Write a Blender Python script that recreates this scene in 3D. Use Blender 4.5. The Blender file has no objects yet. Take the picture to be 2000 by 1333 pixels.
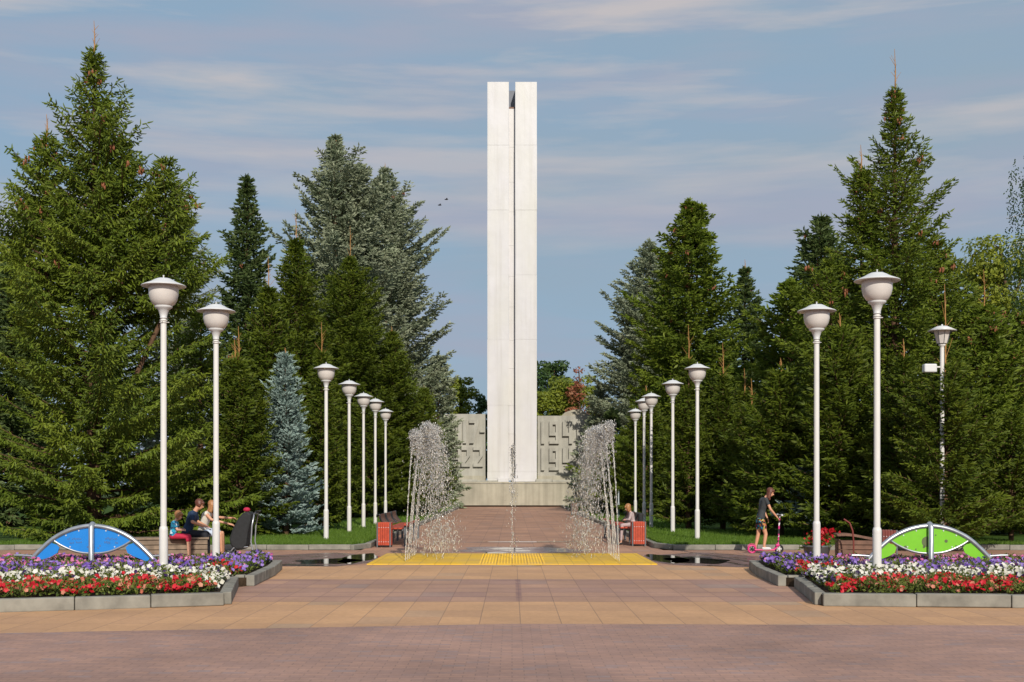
import bpy, math, random
import numpy as np
from mathutils import Vector, Matrix

SC = bpy.context.scene
COL = SC.collection
R = math.radians
# ------------------------------------------------------------------ camera
EYE, F, HZ = 1.55, 2400.0, 948.0          # eye height (m), focal length and horizon row on a 2000 x 1333 frame
cd = bpy.data.cameras.new('camera'); cam = bpy.data.objects.new('camera', cd); COL.objects.link(cam)
cam.location = (0, 0, EYE); cam.rotation_euler = (R(90), 0, 0)
cd.sensor_width = 36.0; cd.lens = 36.0 * F / 2000.0
cd.shift_y = (HZ - 666.5) / 2000.0
cd.clip_start = 0.1; cd.clip_end = 3000
SC.camera = cam
# ------------------------------------------------------------------ sun, sky, exposure
SUN_EL, SUN_AZ = R(30), R(11)             # azimuth measured from straight behind the camera towards the right
sdir = Vector((math.sin(SUN_AZ) * math.cos(SUN_EL), -math.cos(SUN_AZ) * math.cos(SUN_EL), math.sin(SUN_EL)))
sl = bpy.data.lights.new('sun', 'SUN'); so = bpy.data.objects.new('sun', sl); COL.objects.link(so)
sl.energy = 3.45; sl.angle = R(0.5); sl.color = (1.0, 0.92, 0.80)
so.rotation_euler = sdir.to_track_quat('Z', 'Y').to_euler(); so.location = (20, -20, 40)
SC.view_settings.view_transform = 'Standard'; SC.view_settings.look = 'None'
SC.view_settings.gamma = 1.0; SC.view_settings.exposure = 0.30
wd = bpy.data.worlds.new('World'); SC.world = wd; wd.use_nodes = True
wt = wd.node_tree; wn = wt.nodes; wl = wt.links; wn.clear()
SKY_K = 0.10
wo = wn.new('ShaderNodeOutputWorld'); bg = wn.new('ShaderNodeBackground'); bg.inputs[1].default_value = SKY_K
sky = wn.new('ShaderNodeTexSky'); sky.sky_type = 'NISHITA'; sky.sun_disc = False
sky.sun_elevation = SUN_EL; sky.sun_rotation = math.pi - SUN_AZ; sky.air_density = 1.0; sky.dust_density = 1.5
tc = wn.new('ShaderNodeTexCoord')
def wnoise(scale3, scale, det, rough, off=(0, 0, 0), dist=0.0):
    mp = wn.new('ShaderNodeMapping'); mp.inputs['Scale'].default_value = scale3; mp.inputs['Location'].default_value = off
    wl.new(tc.outputs['Generated'], mp.inputs['Vector'])
    n = wn.new('ShaderNodeTexNoise'); n.inputs['Scale'].default_value = scale; n.inputs['Detail'].default_value = det
    n.inputs['Roughness'].default_value = rough; n.inputs['Distortion'].default_value = dist
    wl.new(mp.outputs[0], n.inputs['Vector']); return n.outputs['Fac']
def wramp(src, pts):
    r = wn.new('ShaderNodeValToRGB'); e = r.color_ramp.elements
    while len(e) < len(pts): e.new(0.5)
    for el, (p, c) in zip(e, pts): el.position = p; el.color = (c, c, c, 1) if not isinstance(c, tuple) else c
    wl.new(src, r.inputs[0]); return r.outputs[0]
def wmix(fac, a, b):
    m = wn.new('ShaderNodeMix'); m.data_type = 'RGBA'
    for s, v in ((0, fac), (6, a), (7, b)):
        if isinstance(v, (float, int)): m.inputs[s].default_value = v
        elif isinstance(v, tuple): m.inputs[s].default_value = v
        else: wl.new(v, m.inputs[s])
    return m.outputs[2]
def wc(r, g, b): return (r / SKY_K, g / SKY_K, b / SKY_K, 1)
haze_veil = wmix(0.90, sky.outputs[0], wc(0.222, 0.325, 0.435))          # thin high veil over the blue
soft = wramp(wnoise((1, 1, 4.6), 2.6, 5, 0.5, (0.3, 0, 0.1), 0.3), [(0.36, 0.0), (0.66, 0.9)])
c1 = wmix(soft, haze_veil, wc(0.25, 0.325, 0.40))
mauve = wramp(wnoise((1, 1, 6.5), 3.0, 5, 0.5, (2.3, 0.4, 0.75), 0.15), [(0.44, 0.0), (0.62, 0.85)])
c2 = wmix(mauve, c1, wc(0.298, 0.325, 0.41))
bright = wramp(wnoise((1, 1, 8.5), 3.6, 6, 0.55, (5.1, 1.4, 1.35), 0.15), [(0.50, 0.0), (0.68, 0.9)])
sep = wn.new('ShaderNodeSeparateXYZ'); wl.new(tc.outputs['Generated'], sep.inputs[0])
hi = wn.new('ShaderNodeMapRange'); hi.inputs[1].default_value = 0.12; hi.inputs[2].default_value = 0.34
wl.new(sep.outputs[2], hi.inputs[0])
mm = wn.new('ShaderNodeMath'); mm.operation = 'MULTIPLY'; wl.new(bright, mm.inputs[0]); wl.new(hi.outputs[0], mm.inputs[1])
c3 = wmix(mm.outputs[0], c2, wc(0.455, 0.425, 0.43))
wl.new(c3, bg.inputs[0]); wl.new(bg.outputs[0], wo.inputs[0])

# ------------------------------------------------------------------ small helpers
def at(px, py, Y):
    """a point of the reference frame, Y metres ahead of the viewer"""
    return ((px - 1000) * Y / F, Y, EYE + (HZ - py) * Y / F)
def gp(px, py):
    S = py - HZ
    return ((px - 1000) * EYE / S, EYE * F / S)

def tag(o, label=None, cat=None, group=None, kind=None):
    if label: o['label'] = label
    if cat: o['category'] = cat
    if group: o['group'] = group
    if kind: o['kind'] = kind
    return o
def thing(name, loc, label, cat, rz=0.0, group=None):
    o = bpy.data.objects.new(name, None); COL.objects.link(o)
    o.location = loc; o.rotation_euler = (0, 0, rz); o.empty_display_size = 0.2
    return tag(o, label, cat, group)
def copy_tree(o, parent=None):
    c = o.copy(); COL.objects.link(c); c.parent = parent
    for ch in list(o.children): copy_tree(ch, c)
    return c

class MB:
    def __init__(s): s.v = []; s.f = []; s.sm = []
    def add(s, vs, fs, smooth=False):
        k = len(s.v); s.v += [tuple(p) for p in vs]
        for f in fs: s.f.append([i + k for i in f]); s.sm.append(smooth)
        return s
    def box(s, c, d, rz=0.0, M=None):
        x, y, z = d[0] / 2, d[1] / 2, d[2] / 2
        vs = [Vector((sx * x, sy * y, sz * z)) for sz in (-1, 1) for sy in (-1, 1) for sx in (-1, 1)]
        m = M if M is not None else Matrix.Rotation(rz, 3, 'Z')
        return s.add([m @ p + Vector(c) for p in vs], [(0, 2, 3, 1), (4, 5, 7, 6), (0, 1, 5, 4), (2, 6, 7, 3), (0, 4, 6, 2), (1, 3, 7, 5)])
    def bar(s, a, b, w, h):
        a, b = Vector(a), Vector(b); d = b - a
        q = d.to_track_quat('Y', 'Z').to_matrix()
        return s.box((a + b) / 2, (w, d.length, h), M=q)
    def tube(s, pts, rad, n=8, cap=True):
        pts = [Vector(p) for p in pts]
        rads = rad if isinstance(rad, (list, tuple)) else [rad] * len(pts)
        vs = []; fs = []
        up = Vector((0, 0, 1))
        t0 = (pts[1] - pts[0]).normalized()
        u = t0.orthogonal().normalized()
        for i, p in enumerate(pts):
            t = (pts[min(i + 1, len(pts) - 1)] - pts[max(i - 1, 0)]).normalized()
            u = (u - t * u.dot(t)).normalized(); w = t.cross(u)
            for k in range(n):
                a = 2 * math.pi * k / n
                vs.append(p + (u * math.cos(a) + w * math.sin(a)) * rads[i])
        for i in range(len(pts) - 1):
            for k in range(n):
                k2 = (k + 1) % n
                fs.append((i * n + k, i * n + k2, (i + 1) * n + k2, (i + 1) * n + k))
        s.add(vs, fs, True)
        if cap:
            m = len(pts) - 1
            s.add(vs[:n], [list(range(n))[::-1]]); s.add(vs[m * n:], [list(range(n))])
        return s
    def lathe(s, prof, c=(0, 0, 0), n=24, smooth=True):
        vs = []; fs = []
        for r, z in prof:
            for k in range(n):
                a = 2 * math.pi * k / n
                vs.append((c[0] + r * math.cos(a), c[1] + r * math.sin(a), c[2] + z))
        for i in range(len(prof) - 1):
            for k in range(n):
                k2 = (k + 1) % n
                fs.append((i * n + k, i * n + k2, (i + 1) * n + k2, (i + 1) * n + k))
        return s.add(vs, fs, smooth)
    def disc(s, c, axis, r, th, n=20):
        a = Vector(axis).normalized(); c = Vector(c)
        return s.tube([c - a * th / 2, c + a * th / 2], r, n)
    def torus(s, c, axis, r, r2, n=24, m=8):
        a = Vector(axis).normalized(); u = a.orthogonal().normalized(); w = a.cross(u); c = Vector(c); vs = []; fs = []
        for i in range(n):
            t = 2 * math.pi * i / n; d = u * math.cos(t) + w * math.sin(t)
            for k in range(m):
                q = 2 * math.pi * k / m
                vs.append(c + d * (r + r2 * math.cos(q)) + a * r2 * math.sin(q))
        for i in range(n):
            for k in range(m):
                fs.append((i * m + k, ((i + 1) % n) * m + k, ((i + 1) % n) * m + (k + 1) % m, i * m + (k + 1) % m))
        return s.add(vs, fs, True)
    def prism(s, poly, axis, a, b):
        """poly of 2-D points extruded along axis ('y': poly is x,z; 'z': x,y; 'x': y,z) from a to b"""
        def P(p, t): return {'y': (p[0], t, p[1]), 'z': (p[0], p[1], t), 'x': (t, p[0], p[1])}[axis]
        n = len(poly); vs = [P(p, a) for p in poly] + [P(p, b) for p in poly]
        fs = [list(range(n))[::-1], list(range(n, 2 * n))] + [(i, (i + 1) % n, n + (i + 1) % n, n + i) for i in range(n)]
        return s.add(vs, fs)
    def ball(s, c, r, n=10, m=7, M=None):
        rr = (r, r, r) if not isinstance(r, (tuple, list)) else r
        vs = []; fs = []
        for i in range(m + 1):
            t = math.pi * i / m
            for k in range(n):
                a = 2 * math.pi * k / n
                p = Vector((rr[0] * math.sin(t) * math.cos(a), rr[1] * math.sin(t) * math.sin(a), rr[2] * math.cos(t)))
                if M is not None: p = M @ p
                vs.append(p + Vector(c))
        for i in range(m):
            for k in range(n):
                k2 = (k + 1) % n; fs.append((i * n + k, (i + 1) * n + k, (i + 1) * n + k2, i * n + k2))
        return s.add(vs, fs, True)
    def cap(s, p0, r0, p1, r1, n=12):
        p0, p1 = Vector(p0), Vector(p1)
        s.tube([p0, p0.lerp(p1, .5), p1], [r0, (r0 + r1) / 2, r1], n)
        s.ball(p0, r0, n, 8); s.ball(p1, r1, n, 8); return s
    def build(s, name, mat, parent=None, bevel=0.0, label=None):
        me = bpy.data.meshes.new(name); me.from_pydata(s.v, [], s.f); me.update()
        me.polygons.foreach_set('use_smooth', s.sm)
        if bevel == 0.0 and False: pass
        import bmesh
        bm = bmesh.new(); bm.from_mesh(me); bmesh.ops.recalc_face_normals(bm, faces=bm.faces); bm.to_mesh(me); bm.free()
        o = bpy.data.objects.new(name, me); COL.objects.link(o); o.parent = parent
        if mat: me.materials.append(mat)
        if bevel:
            b = o.modifiers.new('bevel', 'BEVEL'); b.width = bevel; b.segments = 2; b.limit_method = 'ANGLE'
        if label: o['label'] = label
        return o
def quads(name, V, Q, mat, parent=None, attr=None, smooth=False, tri=False):
    """numpy verts (N,3), faces (M,4 or 3); attr: per-vertex float called tint"""
    me = bpy.data.meshes.new(name); k = Q.shape[1]
    me.vertices.add(len(V)); me.vertices.foreach_set('co', np.asarray(V, np.float32).ravel())
    me.loops.add(Q.size); me.loops.foreach_set('vertex_index', Q.astype(np.int32).ravel())
    me.polygons.add(len(Q)); me.polygons.foreach_set('loop_start', np.arange(0, Q.size, k, dtype=np.int32))
    if smooth: me.polygons.foreach_set('use_smooth', np.ones(len(Q), bool))
    me.update(calc_edges=True)
    if attr is not None:
        a = me.attributes.new('tint', 'FLOAT', 'POINT'); a.data.foreach_set('value', np.asarray(attr, np.float32))
    me.materials.append(mat)
    o = bpy.data.objects.new(name, me); COL.objects.link(o); o.parent = parent
    return o

# ------------------------------------------------------------------ materials
def newmat(name):
    m = bpy.data.materials.new(name); m.use_nodes = True; nt = m.node_tree
    return m, nt, nt.nodes['Principled BSDF']
def nmix(nt, fac, a, b, mode='MIX'):
    m = nt.nodes.new('ShaderNodeMix'); m.data_type = 'RGBA'; m.blend_type = mode
    for s, v in ((0, fac), (6, a), (7, b)):
        if isinstance(v, (float, int)): m.inputs[s].default_value = v
        elif isinstance(v, tuple): m.inputs[s].default_value = v if len(v) == 4 else (*v, 1)
        else: nt.links.new(v, m.inputs[s])
    return m.outputs[2]
def nnoise(nt, scale, det=4, rough=0.55, scale3=None, coord='Object'):
    t = nt.nodes.new('ShaderNodeTexCoord'); n = nt.nodes.new('ShaderNodeTexNoise')
    n.inputs['Scale'].default_value = scale; n.inputs['Detail'].default_value = det; n.inputs['Roughness'].default_value = rough
    if scale3:
        mp = nt.nodes.new('ShaderNodeMapping'); mp.inputs['Scale'].default_value = scale3
        nt.links.new(t.outputs[coord], mp.inputs[0]); nt.links.new(mp.outputs[0], n.inputs['Vector'])
    else: nt.links.new(t.outputs[coord], n.inputs['Vector'])
    return n.outputs['Fac']
def nramp(nt, src, pts):
    r = nt.nodes.new('ShaderNodeValToRGB'); e = r.color_ramp.elements
    while len(e) < len(pts): e.new(0.5)
    for el, (p, c) in zip(e, pts): el.position = p; el.color = (c, c, c, 1) if isinstance(c, (int, float)) else (*c, 1)
    nt.links.new(src, r.inputs[0]); return r.outputs[0]
def nbump(nt, b, h, s=0.3, d=0.02):
    n = nt.nodes.new('ShaderNodeBump'); n.inputs['Strength'].default_value = s; n.inputs['Distance'].default_value = d
    nt.links.new(h, n.inputs['Height']); nt.links.new(n.outputs[0], b.inputs['Normal'])
def plain(name, col, rough=0.5, metal=0.0, var=0.12, scale=6.0, bump=0.0, spec=0.5):
    m, nt, b = newmat(name)
    lo = tuple(c * (1 - var) for c in col); hi_ = tuple(min(1, c * (1 + var)) for c in col)
    n = nnoise(nt, scale, 5)
    nt.links.new(nramp(nt, n, [(0.3, lo), (0.7, hi_)]), b.inputs['Base Color'])
    b.inputs['Roughness'].default_value = rough; b.inputs['Metallic'].default_value = metal
    b.inputs['Specular IOR Level'].default_value = spec
    if bump: nbump(nt, b, n, bump, 0.01)
    return m
def leafmat(name, ca, cb, cc=None, trans=0.28, rough=0.55, nscale=0.9, spec=0.3):
    """tint attribute runs ca -> cb, slow noise adds a little of cc"""
    m, nt, b = newmat(name)
    a = nt.nodes.new('ShaderNodeAttribute'); a.attribute_name = 'tint'
    c = nmix(nt, a.outputs['Fac'], ca, cb)
    if cc:
        c = nmix(nt, nramp(nt, nnoise(nt, nscale, 3), [(0.45, 0.0), (0.7, 0.7)]), c, cc)
    nt.links.new(c, b.inputs['Base Color']); b.inputs['Roughness'].default_value = rough
    b.inputs['Specular IOR Level'].default_value = spec
    if trans:
        t = nt.nodes.new('ShaderNodeBsdfTranslucent'); nt.links.new(c, t.inputs[0])
        x = nt.nodes.new('ShaderNodeMixShader'); x.inputs[0].default_value = trans
        nt.links.new(b.outputs[0], x.inputs[1]); nt.links.new(t.outputs[0], x.inputs[2])
        nt.links.new(x.outputs[0], nt.nodes['Material Output'].inputs[0])
    return m
def paver(name, bw, bh, c1, c2, cj, off=0.5, joint=0.006, odd=None, bands=None, stain=0.25, rough=0.75, bump=0.3, warp=0.0, wet=False):
    m, nt, b = newmat(name)
    t = nt.nodes.new('ShaderNodeTexCoord'); br = nt.nodes.new('ShaderNodeTexBrick')
    vec = t.outputs['Object']
    nt.links.new(vec, br.inputs['Vector'])
    br.offset = off; br.squash = 1.0; br.offset_frequency = 2
    br.inputs['Color1'].default_value = (*c1, 1); br.inputs['Color2'].default_value = (*c2, 1); br.inputs['Mortar'].default_value = (*cj, 1)
    br.inputs['Scale'].default_value = 1.0; br.inputs['Mortar Size'].default_value = joint; br.inputs['Mortar Smooth'].default_value = 0.3
    br.inputs['Bias'].default_value = 0.0; br.inputs['Brick Width'].default_value = bw; br.inputs['Row Height'].default_value = bh
    col = br.outputs['Color']
    if odd:      # a few odd slabs of another cast
        b2 = nt.nodes.new('ShaderNodeTexBrick'); nt.links.new(vec, b2.inputs['Vector']); b2.offset = off; b2.squash = 1.0
        for k, v in (('Scale', 1.0), ('Mortar Size', 0.0), ('Bias', -0.15), ('Brick Width', bw), ('Row Height', bh)): b2.inputs[k].default_value = v
        b2.inputs['Color1'].default_value = (0, 0, 0, 1); b2.inputs['Color2'].default_value = (1, 1, 1, 1)
        col = nmix(nt, nramp(nt, b2.outputs['Color'], [(0.74, 0.0), (0.86, 0.65)]), col, odd)
        col = nmix(nt, br.outputs['Fac'], col, cj)
    if bands:    # wide worn row joints
        b3 = nt.nodes.new('ShaderNodeTexBrick'); nt.links.new(vec, b3.inputs['Vector']); b3.offset = 0.0; b3.squash = 1.0
        for k, v in (('Scale', 1.0), ('Mortar Size', 0.055), ('Mortar Smooth', 0.5), ('Bias', 0.0), ('Brick Width', 400.0), ('Row Height', bh)): b3.inputs[k].default_value = v
        fm = nt.nodes.new('ShaderNodeMath'); fm.operation = 'MULTIPLY'; nt.links.new(b3.outputs['Fac'], fm.inputs[0])
        nt.links.new(nramp(nt, nnoise(nt, 1.3, 3), [(0.35, 0.15), (0.6, 0.85)]), fm.inputs[1])
        col = nmix(nt, fm.outputs[0], col, bands)
    n1 = nnoise(nt, 0.55, 6, 0.6); n2 = nnoise(nt, 14, 5, 0.65)
    col = nmix(nt, 1.0, col, nramp(nt, n1, [(0.3, 1 - stain), (0.68, 1.0 + stain * 0.35)]), 'MULTIPLY')
    col = nmix(nt, 1.0, col, nramp(nt, n2, [(0.25, 0.86), (0.75, 1.1)]), 'MULTIPLY')
    nt.links.new(col, b.inputs['Base Color'])
    b.inputs['Roughness'].default_value = rough; b.inputs['Specular IOR Level'].default_value = 0.35
    inv = nt.nodes.new('ShaderNodeMath'); inv.operation = 'SUBTRACT'; inv.inputs[0].default_value = 1.0
    nt.links.new(br.outputs['Fac'], inv.inputs[1])
    ad = nt.nodes.new('ShaderNodeMath'); ad.operation = 'MULTIPLY_ADD'; nt.links.new(n2, ad.inputs[0]); ad.inputs[1].default_value = 0.35
    nt.links.new(inv.outputs[0], ad.inputs[2])
    nbump(nt, b, ad.outputs[0], bump, 0.006)
    return m

M = {}
M['brick'] = paver('brick_paving_mat', 0.2, 0.1, (0.42, 0.25, 0.19), (0.335, 0.21, 0.175), (0.285, 0.18, 0.145), joint=0.006, odd=(0.32, 0.25, 0.245), stain=0.28, bump=0.15)
M['tile'] = paver('orange_tile_mat', 0.46, 0.72, (0.58, 0.335, 0.175), (0.49, 0.285, 0.16), (0.33, 0.20, 0.125), off=0.0, joint=0.006, odd=(0.42, 0.33, 0.24), stain=0.22)
M['alley'] = paver('red_tile_mat', 0.46, 0.72, (0.47, 0.26, 0.165), (0.38, 0.215, 0.15), (0.26, 0.15, 0.11), off=0.0, joint=0.007, odd=(0.37, 0.25, 0.2), stain=0.32)
M['mauve'] = paver('mauve_tile_mat', 0.46, 0.72, (0.46, 0.27, 0.18), (0.36, 0.215, 0.17), (0.26, 0.155, 0.115), off=0.0, joint=0.006, bands=(0.22, 0.12, 0.115), odd=(0.33, 0.28, 0.24), stain=0.25)
M['kerb'] = plain('kerb_concrete_mat', (0.23, 0.22, 0.19), 0.85, var=0.28, scale=4.0, bump=0.3, spec=0.2)
M['soil'] = plain('soil_mat', (0.05, 0.035, 0.022), 0.95, var=0.4, scale=20, bump=0.6, spec=0.1)
M['lawn'] = plain('lawn_soil_mat', (0.045, 0.085, 0.012), 0.95, var=0.35, scale=5, spec=0.1)
M['earth'] = plain('far_ground_mat', (0.05, 0.075, 0.02), 0.95, var=0.35, scale=0.4, spec=0.1)
M['white'] = plain('white_paint_mat', (0.66, 0.645, 0.625), 0.38, var=0.05, scale=3)
M['hat'] = plain('hat_white_mat', (0.60, 0.61, 0.62), 0.4, var=0.04)
M['darkred'] = plain('dark_red_mat', (0.16, 0.03, 0.022), 0.45)
M['red'] = plain('red_wood_mat', (0.42, 0.052, 0.018), 0.45, var=0.2, scale=9, bump=0.1)
M['iron'] = plain('grey_iron_mat', (0.10, 0.11, 0.12), 0.5, var=0.2)
M['black'] = plain('black_plastic_mat', (0.012, 0.012, 0.014), 0.4, var=0.3)
M['fabric_black'] = plain('black_fabric_mat', (0.012, 0.013, 0.015), 0.75, var=0.3, scale=18)
M['steel'] = plain('galvanised_steel_mat', (0.47, 0.49, 0.52), 0.34, metal=0.75, var=0.15, scale=9)
M['greypipe'] = plain('grey_pipe_mat', (0.30, 0.34, 0.36), 0.5, var=0.1)
M['brownwood'] = plain('brown_wood_mat', (0.15, 0.075, 0.048), 0.6, var=0.3, scale=7)
M['oldwood'] = plain('weathered_wood_mat', (0.21, 0.155, 0.11), 0.8, var=0.3, scale=7, bump=0.2)
M['bark'] = plain('bark_mat', (0.11, 0.065, 0.04), 0.9, var=0.35, scale=12, bump=0.5, spec=0.1)
M['leader'] = plain('young_shoot_mat', (0.34, 0.17, 0.05), 0.7, var=0.25, scale=8)
M['cone'] = plain('cone_scale_mat', (0.24, 0.085, 0.035), 0.7, var=0.35, scale=25)
M['plinth_dark'] = plain('dark_plinth_mat', (0.035, 0.015, 0.014), 0.4, var=0.3)  # near-black reddish brown of the inset plinth
M['skin'] = plain('skin_mat', (0.58, 0.29, 0.175), 0.5, var=0.06, scale=20)
M['skin_pale'] = plain('pale_skin_mat', (0.58, 0.32, 0.22), 0.5, var=0.06, scale=20)
M['hair_brown'] = plain('brown_hair_mat', (0.11, 0.035, 0.02), 0.5, var=0.4, scale=40)
M['hair_fair'] = plain('fair_hair_mat', (0.33, 0.15, 0.055), 0.5, var=0.35, scale=40)
M['eye'] = plain('eye_mat', (0.02, 0.015, 0.012), 0.2)
M['charcoal'] = plain('charcoal_cloth_mat', (0.035, 0.04, 0.045), 0.85, var=0.15, scale=25)
M['navy'] = plain('navy_cloth_mat', (0.012, 0.035, 0.085), 0.85, var=0.15, scale=25)
M['trousers'] = plain('dark_trouser_mat', (0.012, 0.013, 0.02), 0.85, var=0.2, scale=25)
M['crimson'] = plain('crimson_cloth_mat', (0.42, 0.012, 0.05), 0.8, var=0.15, scale=20)
M['cream'] = plain('cream_cloth_mat', (0.66, 0.62, 0.54), 0.85, var=0.1, scale=20)
M['tracksuit'] = plain('pinkish_grey_cloth_mat', (0.42, 0.33, 0.33), 0.85, var=0.18, scale=25)
M['pink'] = plain('pink_plastic_mat', (0.62, 0.03, 0.20), 0.35, var=0.1)
M['paper'] = plain('paper_mat', (0.5, 0.58, 0.72), 0.7, var=0.06)
def printed(name, base, cols, scale):
    m, nt, b = newmat(name)
    t = nt.nodes.new('ShaderNodeTexCoord'); v = nt.nodes.new('ShaderNodeTexVoronoi'); v.inputs['Scale'].default_value = scale
    nt.links.new(t.outputs['Object'], v.inputs['Vector'])
    r = nt.nodes.new('ShaderNodeValToRGB'); r.color_ramp.interpolation = 'CONSTANT'; e = r.color_ramp.elements
    allc = [base] + cols
    while len(e) < len(allc): e.new(0.5)
    for i, (el, c) in enumerate(zip(e, allc)): el.position = 0.0 if i == 0 else 0.38 + 0.62 * (i - 1) / len(cols); el.color = (*c, 1)
    sp = nt.nodes.new('ShaderNodeSeparateColor'); nt.links.new(v.outputs['Color'], sp.inputs[0])
    nt.links.new(sp.outputs[0], r.inputs[0]); nt.links.new(r.outputs[0], b.inputs['Base Color']); b.inputs['Roughness'].default_value = 0.8
    return m
M['print_shorts'] = printed('printed_shorts_mat', (0.012, 0.012, 0.02), [(0.03, 0.30, 0.45), (0.45, 0.16, 0.05), (0.30, 0.03, 0.08), (0.03, 0.03, 0.06), (0.4, 0.4, 0.1)], 26)
M['print_blue'] = printed('turquoise_print_mat', (0.01, 0.19, 0.33), [(0.02, 0.33, 0.5), (0.012, 0.05, 0.12), (0.5, 0.6, 0.65), (0.01, 0.22, 0.4)], 22)
M['print_pole'] = printed('pink_dash_mat', (0.55, 0.03, 0.2), [(0.02, 0.02, 0.02), (0.75, 0.7, 0.72), (0.03, 0.02, 0.03)], 24)

def concrete(name, base, streak=0.25):
    m, nt, b = newmat(name)
    n1 = nnoise(nt, 1.0, 5, 0.6, (0.9, 0.9, 0.9)); n2 = nnoise(nt, 1.0, 4, 0.6, (2.6, 2.6, 0.10)); n3 = nnoise(nt, 30, 4)
    c = nramp(nt, n1, [(0.3, tuple(v * 0.82 for v in base)), (0.7, tuple(v * 1.1 for v in base))])
    c = nmix(nt, 1.0, c, nramp(nt, n2, [(0.35, 1 - streak), (0.62, 1.06)]), 'MULTIPLY')
    c = nmix(nt, 1.0, c, nramp(nt, n3, [(0.3, 0.92), (0.7, 1.05)]), 'MULTIPLY')
    nt.links.new(c, b.inputs['Base Color']); b.inputs['Roughness'].default_value = 0.85; b.inputs['Specular IOR Level'].default_value = 0.25
    nbump(nt, b, n3, 0.2, 0.01); return m
M['concrete'] = concrete('concrete_mat', (0.40, 0.375, 0.30), 0.2)
M['wallstone'] = concrete('wall_stone_mat', (0.385, 0.375, 0.33), 0.14)
m, nt, b = newmat('white_cladding_mat'); M['clad'] = m
n1 = nnoise(nt, 1.0, 3, 0.5, (0.5, 0.5, 0.22)); n2 = nnoise(nt, 1.0, 5, 0.6, (1.2, 1.2, 0.8))
c = nramp(nt, n1, [(0.35, (0.57, 0.56, 0.54)), (0.65, (0.59, 0.58, 0.605))])
c = nmix(nt, 1.0, c, nramp(nt, n2, [(0.3, 0.95), (0.7, 1.03)]), 'MULTIPLY')
n3 = nnoise(nt, 1.0, 5, 0.65, (3.2, 3.2, 0.12)); c = nmix(nt, 1.0, c, nramp(nt, n3, [(0.3, (0.90, 0.89, 0.87)), (0.5, (1.0, 1.0, 1.0))]), 'MULTIPLY')
nt.links.new(c, b.inputs['Base Color']); b.inputs['Roughness'].default_value = 0.42; nbump(nt, b, n2, 0.15, 0.08)
m, nt, b = newmat('opal_glass_mat'); M['opal'] = m
nt.links.new(nramp(nt, nnoise(nt, 6, 3), [(0.3, (0.56, 0.525, 0.50)), (0.7, (0.61, 0.575, 0.55))]), b.inputs['Base Color'])
b.inputs['Roughness'].default_value = 0.28; b.inputs['Subsurface Weight'].default_value = 0.0
m, nt, b = newmat('puddle_mat'); M['puddle'] = m
nt.links.new(nramp(nt, nnoise(nt, 3, 3), [(0.3, (0.03, 0.027, 0.03)), (0.7, (0.055, 0.045, 0.045))]), b.inputs['Base Color'])
b.inputs['Roughness'].default_value = 0.03; b.inputs['IOR'].default_value = 1.45
nbump(nt, b, nnoise(nt, 9, 3), 0.04, 0.01)
m, nt, b = newmat('wet_tile_mat'); M['wet'] = m
nt.links.new(nramp(nt, nnoise(nt, 4, 4), [(0.3, (0.16, 0.095, 0.085)), (0.7, (0.23, 0.14, 0.12))]), b.inputs['Base Color'])
nt.links.new(nramp(nt, nnoise(nt, 2.2, 4), [(0.35, 0.12), (0.6, 0.5)]), b.inputs['Roughness'])
m, nt, b = newmat('water_mat'); M['water'] = m
b.inputs['Base Color'].default_value = (0.93, 0.94, 0.95, 1); b.inputs['Roughness'].default_value = 0.08
b.inputs['IOR'].default_value = 1.33; b.inputs['Transmission Weight'].default_value = 0.74
nt.links.new(nramp(nt, nnoise(nt, 40, 2), [(0.3, (0.80, 0.78, 0.74)), (0.7, (0.95, 0.95, 0.95))]), b.inputs['Base Color'])
def tactile(name):
    m, nt, b = newmat(name)
    br = nt.nodes.new('ShaderNodeTexBrick'); t = nt.nodes.new('ShaderNodeTexCoord'); nt.links.new(t.outputs['Object'], br.inputs['Vector'])
    for k, v in (('Scale', 1.0), ('Mortar Size', 0.006), ('Brick Width', 0.3), ('Row Height', 0.3)): br.inputs[k].default_value = v
    br.offset = 0.0
    br.inputs['Color1'].default_value = (0.80, 0.50, 0.03, 1); br.inputs['Color2'].default_value = (0.70, 0.42, 0.03, 1); br.inputs['Mortar'].default_value = (0.35, 0.2, 0.03, 1)
    c = nmix(nt, nramp(nt, nnoise(nt, 0.9, 5, 0.6), [(0.4, 0.05), (0.68, 0.6)]), br.outputs['Color'], (0.50, 0.33, 0.13))
    nt.links.new(c, b.inputs['Base Color']); b.inputs['Roughness'].default_value = 0.7; b.inputs['Specular IOR Level'].default_value = 0.2; return m
M['yellow'] = tactile('yellow_paving_mat')
M['blue_panel'] = plain('blue_panel_mat', (0.02, 0.22, 0.66), 0.32, var=0.05)
M['green_panel'] = plain('green_panel_mat', (0.19, 0.52, 0.03), 0.32, var=0.05)
M['faded'] = plain('faded_print_mat', (0.05, 0.15, 0.38), 0.6)
M['spot'] = plain('brown_spot_mat', (0.10, 0.13, 0.05), 0.6)

M['slab_shade'] = plain('shade_tinted_slab_mat', (0.15, 0.165, 0.20), 0.6, var=0.08, scale=2)  # shade in the obelisk's top slot, put into the back slab's colour

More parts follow.
